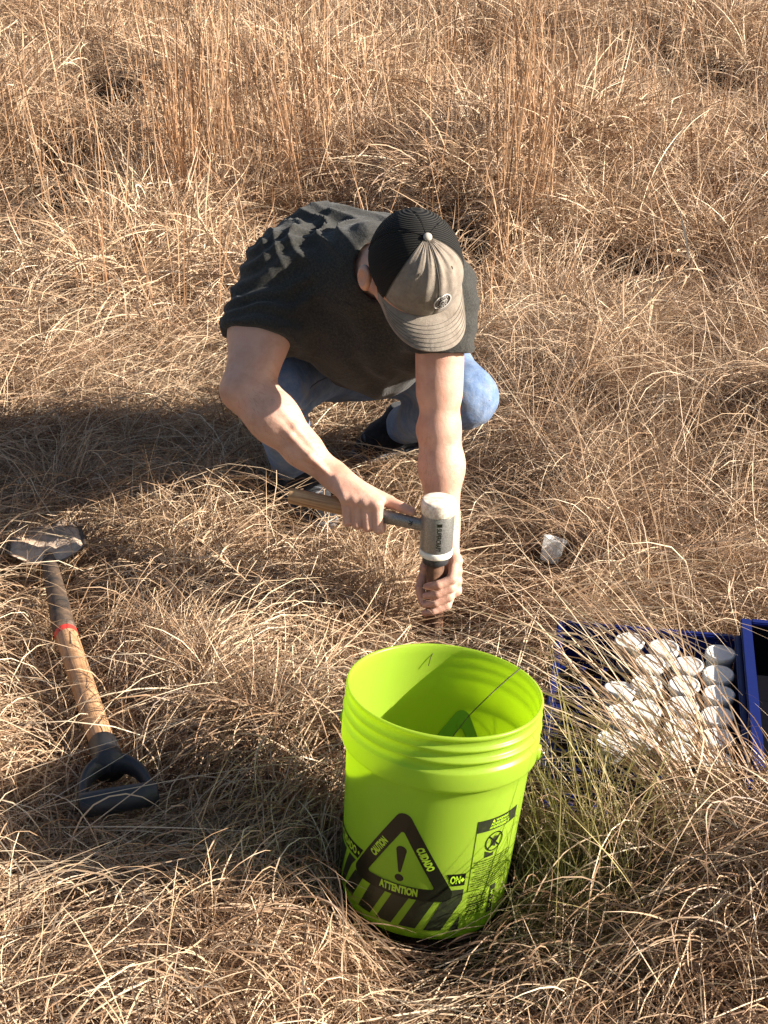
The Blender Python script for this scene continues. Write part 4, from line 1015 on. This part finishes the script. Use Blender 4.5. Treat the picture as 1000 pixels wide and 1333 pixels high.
def stuff(name, parts, mat, label):
    V, Q, T = merge(parts); me = np_mesh(name, V, Q, True, {'tint': T}); o = link(name, me, mat); print('TRI', name, len(Q) * 2); return tag(o, label, 'grass', kind='stuff')
def tint_n(n, mu=.5, sd=.17): return np.clip(rng.normal(mu, sd, n), 0, 1)

# --- near mat, strand by strand, kept clear of every object
def sample_roots(n, y0, y1, gaps=True):
    y = rng.uniform(y0, y1, n * 4); x = rng.uniform(-1.7, 1.7, n * 4); ok = np.abs(x) < .29 * y + .30
    dens = np.clip(1.25 - .14 * y, .4, 1)
    if gaps: dens = dens * np.clip(.75 + .9 * sn(x, y, 7.5, 2) + .4 * sn(x, y, 15, 4), .10, 1)
    ok &= rng.uniform(size=4 * n) < dens; return x[ok][:n], y[ok][:n]
K = 8500; bx, by = sample_roots(K, 1.12, 4.5); K = len(bx)
b_az = 2.2 * sn(bx, by, 1.6, 2) + 1.4 * sn(bx, by, 4.2, 3) + rng.normal(0, .75, K) + math.pi * (rng.uniform(size=K) < .35)
b_t = rng.normal(0, .17, K); b_e = rng.normal(0, .28, K); b_z = rng.uniform(0, 1, K); b_c = rng.normal(0, 1.3, K); b_s = rng.uniform(.008, .034, K)
N = 140000; bi = (rng.integers(0, K, N)); sz = rng.uniform(size=N); bi = bi[np.argsort(rng.uniform(size=N))]
x = bx[bi] + rng.normal(0, 1, N) * b_s[bi]; y = by[bi] + rng.normal(0, 1, N) * b_s[bi]; parts = []
kind = rng.uniform(size=N); H = mat_h(x, y); g0 = ground_z(x, y)
ce = lambda a, b: mat_h(a, b) * 1.15 + .03 + ground_z(a, b)
def batch(m, L, el, curl, droop, w, nseg, spread, zf, mu, ceil=ce, wig=.2, sd=.15, zb=True):
    if nseg == 6 and (y[m] < 2.25).any() and (y[m] >= 2.25).any():
        batch(m & (y < 2.25), L, el, curl, droop, w, 10, spread, zf, mu, ceil, wig, sd); m = m & (y >= 2.25)
    n = m.sum(); q = bi[m]; az = b_az[q] + rng.normal(0, spread, n)
    z = g0[m] + H[m] * (np.clip(b_z[q] * .8 + rng.uniform(0, .25, n), 0, 1) * (zf[1] - zf[0]) + zf[0])
    ww = rng.uniform(*w, n) * np.where(y[m] < 2.4, 1.25, 1.0)
    P, S = strands(x[m], y[m], z, az, rng.uniform(*el, n) + b_e[q], rng.uniform(*L, n), b_c[q] + rng.normal(0, curl, n), rng.uniform(*droop, n), ww, nseg, ground_z, wig, ceil=ceil)
    bad = blocked(P).any(1); t = np.clip(mu + b_t[q] + rng.normal(0, sd, n), 0, 1); parts.append((P[~bad], S[~bad], t[~bad]))
batch(kind < .50, (.12, .38), (-.1, .7), .7, (.4, 2.4), (.0008, .0021), 6, .28, (.1, 1.05), .50)
batch((kind >= .50) & (kind < .64), (.05, .15), (-.2, 1.3), 4.2, (-1, 4), (.0007, .0018), 6, 3, (.2, 1.1), .44)
batch((kind >= .64) & (kind < .84), (.22, .55), (.1, .7), .35, (.3, 1.2), (.0009, .0021), 6, .4, (.1, 1.0), .68, wig=.12)
batch((kind >= .84), (.12, .32), (.7, 1.45), .8, (.3, 2.2), (.0008, .0020), 6, 1.2, (0, .5), .58, ceil=lambda a, b: mat_h(a, b) * 1.7 + .06 + ground_z(a, b))
print('near', time.time() - T0)
stuff('dry_grass_mat', parts, M['straw'], 'matted dry straw coloured grass lying in tangled swirls over the foreground')

# --- scattered flat leaf blades, wider and curling
n = 1700; x, y = sample_roots(n, 1.15, 4.4); n = len(x)
P, S = strands(x, y, ground_z(x, y) + mat_h(x, y) * .6, rng.uniform(0, 6.28, n), rng.uniform(0, .9, n), rng.uniform(.06, .2, n), rng.normal(0, 2, n), rng.uniform(0, 3, n), rng.uniform(.0028, .0048, n), 9, ground_z, .3)
bad = blocked(P).any(1); stuff('flat_leaf_blades', [(P[~bad], S[~bad], tint_n((~bad).sum(), .66, .2))], M['straw'], 'wider curled dry leaf blades scattered through the grass mat')
# --- fine broken litter underneath
n = 30000; x = rng.uniform(-1.7, 1.7, n * 2); y = rng.uniform(1.15, 4.6, n * 2); ok = np.abs(x) < .29 * y + .3; x, y = x[ok][:n], y[ok][:n]; n = len(x)
P, S = strands(x, y, ground_z(x, y) + rng.uniform(.002, .02, n), rng.uniform(0, 6.28, n), rng.uniform(-.1, .3, n), rng.uniform(.04, .12, n), rng.normal(0, 1.5, n), rng.uniform(0, 1, n), rng.uniform(.0012, .003, n), 3, ground_z, .2)
bad = blocked(P).any(1); stuff('grass_litter', [(P[~bad], S[~bad], tint_n((~bad).sum(), .28, .12))], M['straw'], 'short broken brown grass litter on the soil beneath the mat')

# --- long pale stalks laid or leaning loosely over the mat
n = 1500; x = rng.uniform(-1.5, 1.6, n * 3); y = rng.uniform(1.2, 4.6, n * 3); ok = (np.abs(x) < .29 * y + .3) & (mat_h(x, y) > .042); x, y = x[ok][:n], y[ok][:n]; n = len(x); H = mat_h(x, y)
parts = []
az = np.where(x < 0, .45, 2.3) + rng.normal(0, .75, n) + .5 * sn(x, y, 2, 4)
P, S = strands(x, y, H * .3, az, rng.uniform(.08, .55, n), rng.uniform(.25, .62, n), rng.normal(0, .35, n), rng.uniform(.2, .8, n), rng.uniform(.0012, .0026, n), 12, ground_z, .10)
bad = blocked(P).any(1); parts.append((P[~bad], S[~bad], tint_n((~bad).sum(), .78, .14)))
# right-hand middle ground: thin upright-leaning stalks
n = 2600; x = rng.uniform(.30, 1.5, n); y = rng.uniform(2.7, 4.8, n)
P, S = strands(x, y, ground_z(x, y), rng.normal(1.7, 1.1, n), rng.uniform(.55, 1.35, n), rng.uniform(.18, .50, n), rng.normal(0, .5, n), rng.uniform(.1, 1.0, n), rng.uniform(.0010, .0022, n), 9, ground_z, .12)
bad = blocked(P).any(1) | (np.hypot(P[:, 0, 0] - .38, P[:, 0, 1] - 2.8) < .16); parts.append((P[~bad], S[~bad], tint_n((~bad).sum(), .58, .18)))
n = 420; x = rng.uniform(-1.25, -.30, n); y = rng.uniform(1.25, 2.05, n)
P, S = strands(x, y, mat_h(x, y) * .5, rng.normal(.42, .22, n), rng.uniform(.05, .35, n), rng.uniform(.30, .80, n), rng.normal(-.1, .3, n), rng.uniform(.1, .6, n), rng.uniform(.0011, .0024, n), 12, ground_z, .08)
bad = blocked(P).any(1); parts.append((P[~bad], S[~bad], tint_n((~bad).sum(), .85, .12)))
stuff('loose_straw_stalks', parts, M['straw'], 'long pale loose straw stalks leaning over the grass mat')

# --- olive green fine grass right of the bucket and by the tube
parts = []
for cx, cy, r, n, el, L in ((.29, 1.82, .11, 1500, (.5, 1.3), (.07, .17)), (.38, 1.70, .12, 900, (.3, 1.1), (.08, .18)), (.19, 2.52, .10, 700, (.1, .7), (.05, .10)), (.17, 2.66, .07, 500, (.1, .6), (.03, .08)), (-.16, 1.85, .10, 700, (.2, .9), (.08, .18)), (-.22, 2.0, .1, 300, (.2, .9), (.08, .16)),
                            (-1.32, 5.0, .15, 900, (.4, 1.2), (.1, .2)), (.95, 5.9, .25, 1200, (.4, 1.2), (.1, .22))):
    x = rng.normal(cx, r * .6, n); y = rng.normal(cy, r * .6, n)
    P, S = strands(x, y, ground_z(x, y), rng.normal(.6, 1.2, n), rng.uniform(*el, n), rng.uniform(*L, n), rng.normal(0, .6, n), rng.uniform(.1, 1.2, n), rng.uniform(.0009, .0018, n), 6, ground_z, .15)
    bad = blocked(P).any(1); parts.append((P[~bad], S[~bad], tint_n((~bad).sum(), .45, .22)))
n = 180; x = rng.normal(.30, .035, n); y = rng.normal(2.0, .09, n)
P, S = strands(x, y, ground_z(x, y), rng.normal(1.9, .9, n), rng.uniform(.9, 1.45, n), rng.uniform(.16, .34, n), rng.normal(0, .5, n), rng.uniform(.1, 1.0, n), rng.uniform(.0010, .0020, n), 9, ground_z, .15)
bad = blocked(P).any(1); parts.append((P[~bad], S[~bad], tint_n((~bad).sum(), .75, .22)))
n = 70; x = rng.normal(.38, .045, n); y = rng.normal(1.86, .07, n)
P, S = strands(x, y, ground_z(x, y), rng.normal(1.9, 1.2, n), rng.uniform(1.0, 1.5, n), rng.uniform(.24, .42, n), rng.normal(0, .5, n), rng.uniform(.1, .7, n), rng.uniform(.0012, .0024, n), 9, ground_z, .12)
bad = blocked(P).any(1); parts.append((P[~bad], S[~bad], tint_n((~bad).sum(), .97, .06)))
stuff('olive_grass', parts, M['green'], 'fine olive green grass growing beside the bucket')

# --- tall rust coloured stems standing behind the person
def stems(cx, cy, n, r, h, lean=(0, 0), spread=.07):
    x = rng.normal(cx, r, n); y = rng.normal(cy, r, n); el = np.clip(rng.normal(1.50, spread, n), 1.0, 1.5)
    az = rng.uniform(0, 6.28, n)
    hh = rng.uniform(.55, 1.0, n) * h
    P, S = strands(x, y, ground_z(x, y), az, el, hh, rng.normal(0, .3, n), rng.uniform(-.05, .22, n), rng.uniform(.0020, .0036, n) * (1 + .05 * cy), 7, ground_z, .07)
    P[:, :, 0] += lean[0] * (P[:, :, 2] - P[:, :1, 2]); P[:, :, 1] += lean[1] * (P[:, :, 2] - P[:, :1, 2])
    out = [(P, S, tint_n(n, .45, .2))]
    # short leaf sheaths and seed tufts along the stem
    m = n * 4; i = rng.integers(0, n, m); k = rng.integers(2, 7, m); p = P[i, k]
    P2, S2 = strands(p[:, 0], p[:, 1], p[:, 2], rng.uniform(0, 6.28, m), rng.uniform(.7, 1.4, m), rng.uniform(.03, .10, m), rng.normal(0, 1, m), rng.uniform(0, 1.5, m), rng.uniform(.0018, .003, m), 3, ground_z, .2)
    out.append((P2, S2, tint_n(m, .6, .2))); return out
parts = []
BUN = [(-.78, 5.8, 80, .055, 1.1), (-.70, 6.5, 90, .07, 1.1), (-.92, 6.0, 26, .09, .85), (-1.15, 5.4, 16, .10, .7), (-.40, 5.9, 22, .09, .8), (-.32, 6.2, 80, .10, .95), (-.22, 7.4, 40, .12, .9), (-.05, 6.2, 16, .08, .8), (-.62, 7.6, 40, .15, .9), (-1.5, 7.0, 30, .2, .8), (-1.8, 8.0, 36, .25, .8),
       (.45, 4.9, 26, .06, .62), (.52, 5.5, 60, .06, .8), (.62, 6.2, 70, .08, .9), (.50, 7.2, 36, .15, .9), (.95, 7.6, 40, .2, .9), (1.35, 6.5, 26, .15, .7), (1.25, 8.2, 36, .2, .9), (.2, 8, 40, .25, .8), (-.95, 4.7, 12, .08, .6), (-.62, 4.6, 10, .07, .6), (1.9, 7.3, 26, .2, .7), (-1.2, 9, 50, .3, .9), (.7, 9.2, 50, .35, .9), (1.8, 9.6, 50, .4, .9), (-.2, 10, 50, .4, .8), (-2.2, 10, 60, .4, .9), (-1.0, 11.5, 60, .5, .8), (.8, 12, 60, .6, .8), (2.4, 11.5, 60, .5, .8), (.30, 4.35, 10, .05, .5), (-1.35, 6.2, 20, .15, .8), (-2.6, 8.5, 40, .3, .8), (2.6, 8.5, 40, .3, .8)]
for b_ in BUN: parts += stems(*b_, lean=(rng.normal(-.03, .05), rng.normal(0, .04)))
n = 800; xx = rng.uniform(-1, 1, n); yy = 4.3 + 12 * rng.uniform(size=n) ** 1.3; xx = xx * (.32 * yy + .5)
P, S = strands(xx, yy, ground_z(xx, yy), rng.uniform(0, 6.28, n), rng.uniform(1.1, 1.5, n), rng.uniform(.25, .85, n), rng.normal(0, .4, n), rng.uniform(-.1, .5, n), rng.uniform(.0018, .0030, n) * (1 + .04 * yy), 6, ground_z, .1)
bad = blocked(P).any(1); parts.append((P[~bad], S[~bad], tint_n((~bad).sum(), .5, .22)))
stuff('tall_rust_grass', parts, M['rust'], 'tall rust coloured grass stems standing in loose upright bunches behind the person')
print('stems', time.time() - T0)

# --- tuft shapes for the field beyond and to the sides
zero = lambda a, b: np.zeros_like(a)
def tuft(kind, n, seed):
    rg = np.random.default_rng(seed); r = .17 * np.sqrt(rg.uniform(size=n)); th = rg.uniform(0, 6.28, n); x = r * np.cos(th); y = r * np.sin(th); main = 0
    hump = .5 + .5 * np.sin(x * 17 + seed) * np.cos(y * 15 + seed * 2)
    if kind == 0:   # combed swirl
        az = main + rg.normal(0, .8, n); el = rg.uniform(-.1, .9, n); L = rg.uniform(.10, .32, n); dr = rg.uniform(.4, 2.6, n); cu = rg.normal(0, 1.5, n); z = rg.uniform(0, .12, n) * (.4 + hump)
    elif kind == 1: # curly tangle
        az = rg.uniform(0, 6.28, n); el = rg.uniform(-.2, 1.4, n); L = rg.uniform(.07, .22, n); dr = rg.uniform(-1, 4, n); cu = rg.normal(0, 3.6, n); z = rg.uniform(0, .15, n) * (.4 + hump)
    else:           # fountain clump
        r *= .4; x *= .4; y *= .4; az = np.arctan2(y, x) + rg.normal(0, .6, n); el = rg.uniform(.7, 1.45, n); L = rg.uniform(.16, .44, n); dr = rg.uniform(.6, 3.2, n); cu = rg.normal(0, .8, n); z = rg.uniform(0, .03, n)
    P, S = strands(x, y, z, az, el, L, cu, dr, rg.uniform(.0016, .0034, n), 7, zero, .3, rg=rg)
    return strand_mesh('grass_tuft', P, S, np.clip(rg.normal(.58, .22, n), 0, 1), M['straw'])
tc_ = bpy.data.collections.new('grass_tuft_shapes')
for q in range(12):
    me = tuft((0, 0, 0, 0, 1, 1, 1, 1, 2, 2, 2, 2)[q], 330, 40 + q); tc_.objects.link(bpy.data.objects.new('tuft_%02d' % q, me))
def scatter(name, X, Y, S, label, dz=None):
    n = len(X); Z = ground_z(X, Y) + (0 if dz is None else dz)
    me = bpy.data.meshes.new(name); me.vertices.add(n); me.vertices.foreach_set('co', np.stack([X, Y, Z], 1).astype(np.float32).ravel())
    fl = 2.2 * sn(X, Y, .9, 2) + rng.normal(0, .5, n) + math.pi * (rng.uniform(size=n) < .3)
    rot = np.stack([rng.normal(0, .12, n), rng.normal(0, .12, n), fl], 1)
    a = me.attributes.new('rot', 'FLOAT_VECTOR', 'POINT'); a.data.foreach_set('vector', rot.astype(np.float32).ravel())
    a = me.attributes.new('scl', 'FLOAT', 'POINT'); a.data.foreach_set('value', S.astype(np.float32))
    w = rng.uniform(size=n) + .25 * sn(X, Y, 1.4, 3); idx = np.where(w < .42, rng.integers(0, 4, n), np.where(w < .72, rng.integers(4, 8, n), rng.integers(8, 12, n)))
    a = me.attributes.new('idx', 'INT', 'POINT'); a.data.foreach_set('value', idx.astype(np.int32))
    o = link(name, me); tag(o, label, 'grass', kind='stuff')
    ng = bpy.data.node_groups.new(name, 'GeometryNodeTree'); ng.interface.new_socket('Geometry', in_out='INPUT', socket_type='NodeSocketGeometry'); ng.interface.new_socket('Geometry', in_out='OUTPUT', socket_type='NodeSocketGeometry')
    N_ = ng.nodes; gi = N_.new('NodeGroupInput'); go = N_.new('NodeGroupOutput'); ip = N_.new('GeometryNodeInstanceOnPoints'); ci = N_.new('GeometryNodeCollectionInfo')
    ci.inputs['Collection'].default_value = tc_; ci.inputs['Separate Children'].default_value = True; ci.inputs['Reset Children'].default_value = True
    def attr(nm, ty): q = N_.new('GeometryNodeInputNamedAttribute'); q.data_type = ty; q.inputs['Name'].default_value = nm; return q.outputs['Attribute']
    e = N_.new('FunctionNodeEulerToRotation'); L_ = ng.links
    L_.new(attr('rot', 'FLOAT_VECTOR'), e.inputs[0]); L_.new(e.outputs[0], ip.inputs['Rotation']); L_.new(attr('scl', 'FLOAT'), ip.inputs['Scale']); L_.new(attr('idx', 'INT'), ip.inputs['Instance Index'])
    ip.inputs['Pick Instance'].default_value = True; L_.new(gi.outputs[0], ip.inputs['Points']); L_.new(ci.outputs[0], ip.inputs['Instance']); L_.new(ip.outputs[0], go.inputs[0])
    mo = o.modifiers.new('scatter', 'NODES'); mo.node_group = ng; return o
def field(y0, y1, dens, wk, w0, s, inner=None):
    A = (y1 - y0) * 2 * (wk * y1 + w0); n = int(A * dens); Y = rng.uniform(y0, y1, n); X = rng.uniform(-1, 1, n) * (wk * y1 + w0)
    ok = np.abs(X) < wk * Y + w0
    if inner: ok &= np.abs(X) > inner[0] * Y + inner[1]
    return X[ok], Y[ok], rng.uniform(*s, ok.sum())
Z_ = [field(4.35, 9, 42, .30, .5, (.65, 1.35)), field(9, 16, 22, .30, .6, (1.0, 1.7)), field(16, 26, 6, .30, .8, (1.5, 2.5)), field(26, 60, 1.0, .5, 1, (2.5, 4)),
      field(.4, 9, 11, .55, 1.6, (.9, 1.6), (.29, .55)), field(9, 26, 2.5, .6, 1.5, (1.6, 2.6), (.30, .6)), field(.2, 1.05, 16, .1, .8, (.9, 1.2))]
X, Y, S_ = [np.concatenate([z[i] for z in Z_]) for i in range(3)]
kp = (sn(X, Y, 3.1, 1) + rng.normal(0, .35, len(X)) > -.50) | (Y > 14); X, Y, S_ = X[kp], Y[kp], S_[kp]; S_ = S_ * (1 + .28 * sn(X, Y, 2.2, 3))
print('instances', len(X)); scatter('dry_grass_field', X, Y, S_, 'field of tangled dry grass clumps stretching away behind the person')
print('field', time.time() - T0)

# --- the bundle of long stalks leaning across the crate: one clump
def clump(name, parts, mat, loc, label, cat='grass clump'):
    V, Q, T = merge(parts); e = tag(link(name, np_mesh(name, V - np.array(loc), Q, True, {'tint': T}), mat), label, cat); e.location = loc; return e
parts = []
n = 1050; x = rng.normal(.61, .05, n); y = rng.normal(1.93, .05, n)
P, S = strands(x, y, np.full(n, .01), rng.normal(2.22, .24, n), rng.uniform(.40, 1.15, n), .25 + .58 * rng.uniform(size=n) ** 1.6, rng.normal(.1, .5, n), rng.uniform(.4, 2.2, n), rng.uniform(.0013, .0032, n), 14, ground_z, .22)
bad = blocked(P).any(1); parts.append((P[~bad], S[~bad], tint_n((~bad).sum(), .70, .2)))
n = 180; x = rng.normal(.30, .05, n); y = rng.normal(2.72, .08, n)
P, S = strands(x, y, np.full(n, .01), rng.normal(-.95, .28, n), rng.uniform(.45, .9, n), rng.uniform(.35, .85, n), rng.normal(0, .3, n), rng.uniform(.5, 1.3, n), rng.uniform(.0015, .003, n), 14, ground_z, .10)
bad = blocked(P).any(1); parts.append((P[~bad], S[~bad], tint_n((~bad).sum(), .74, .15)))
clump('leaning_grass_clump', parts, M['straw'], (.56, 1.94, 0), 'thick pale straw clump flopped over the blue crate and its cups')
parts = []
n = 1300; x = rng.normal(.66, .10, n); y = rng.normal(1.76, .08, n)
P, S = strands(x, y, np.full(n, .01), rng.normal(1.9, 1.1, n), rng.uniform(.7, 1.4, n), rng.uniform(.10, .20, n), rng.normal(0, .9, n), rng.uniform(.3, 2.4, n), rng.uniform(.0014, .0030, n), 9, ground_z, .25)
bad = blocked(P).any(1); parts.append((P[~bad], S[~bad], tint_n((~bad).sum(), .55, .16)))
clump('bushy_grass_clump', parts, M['straw'], (.72, 1.86, 0), 'bushy tan grass clump at the lower right in front of the storage bin')

# --- two stray stalks caught on the bucket rim
for pts, lab in (((BASE + AX * .386 + (BX * .86 + BY * .56) * .150, BASE + AX * .33 + (BX * .40 + BY * .30) * .150, BASE + AX * .285 + (BX * .1 + BY * .05) * .150, BASE + AX * .25 + (-BX * .18 + BY * -.05) * .150), 'thin dark knotted stalk hanging into the bucket from the right side of its rim'),
                 ((BASE + AX * .40 + (-BX * .02 + BY * 1.06) * .150, BASE + AX * .3825 + (-BX * .04 + BY * 1.0) * .1495, BASE + AX * .345 + (-BX * .12 + BY * .90) * .150), 'short wispy stalk bent over the far side of the bucket rim')):
    p = [Vector(q) + Vector(noise.noise_vector(Vector(q) * 40)) * .003 for a_, b_ in zip(pts[:-1], pts[1:]) for q in (a_, a_.lerp(b_, .33), a_.lerp(b_, .66))] + [pts[-1]]
    e = empty('stray_stalk', tuple(p[0]), lab, 'stalk'); link('stem', tube_mesh('stray_stem', p, [.0011 - .0006 * i / len(p) for i in range(len(p))], 6), M['darkstalk'], e)
# --- dry weeds with curled leaves
def weed(loc, h, az, el, nl, ll, lw, label, droop=.5, seed=1):
    rg = np.random.default_rng(seed); loc = np.array(loc, float)
    P, S = strands(np.array([0., .004]), np.array([0., 0.]), np.array([.0, .0]), np.array([az, az]), np.array([el, el]), np.array([h, h]), np.array([.2, .2]), np.array([droop, droop]), np.array([.0045, .004]), 16, lambda a, b: np.full_like(a, -.2), .06, rg=rg)
    stem = P[0].copy(); e = empty('dry_weed', tuple(loc), label, 'weed')
    so_ = link('stem', tube_mesh('weed_stem', [Vector(p + loc) for p in stem], [.0024 - .0016 * i / 16 for i in range(17)], 6), M['weed'], e)
    i = rg.integers(3, 17, nl); p = stem[i]
    for j in range(nl):
        o3 = np.array([p[j]]); P2, S2 = strands(o3[:, 0], o3[:, 1], o3[:, 2], np.array([az + rg.normal(0, 1.0)]), np.array([rg.uniform(-.2, 1.1)]), np.array([ll * rg.uniform(.5, 1.2)]), np.array([rg.normal(0, 2.8)]), np.array([rg.uniform(-1.5, 3.5)]), np.array([lw * rg.uniform(.6, 1.2)]), 12, lambda a, b: np.full_like(a, -.2), .6, rg=rg)
        link('leaf', strand_mesh('leaf', P2 + loc, S2, np.array([rg.uniform(.5, .95)]), M['straw']), None, e)
M['weed'] = NT('weed_stem').set(Base_Color=(.46, .30, .17), Roughness=.7).m
weed((-.20, 2.70, .03), .36, 2.45, .62, 26, .10, .0038, 'dry weed with curled twisting leaves in front of the person\'s bent leg', .3, 3)
weed((-.36, 2.66, .03), .26, 2.2, .8, 12, .08, .0032, 'small twisted dry weed left of the mallet handle', .5, 8)
weed((.42, 3.75, .05), .80, .75, .52, 30, .16, .0060, 'broad leaved dry weed leaning right in the middle distance behind the knee', .25, 5)
weed((.28, 3.72, .05), .42, .15, .5, 14, .18, .0065, 'pale strap leaved dry plant beside the shoulder and knee', .3, 6)
print('done', time.time() - T0)
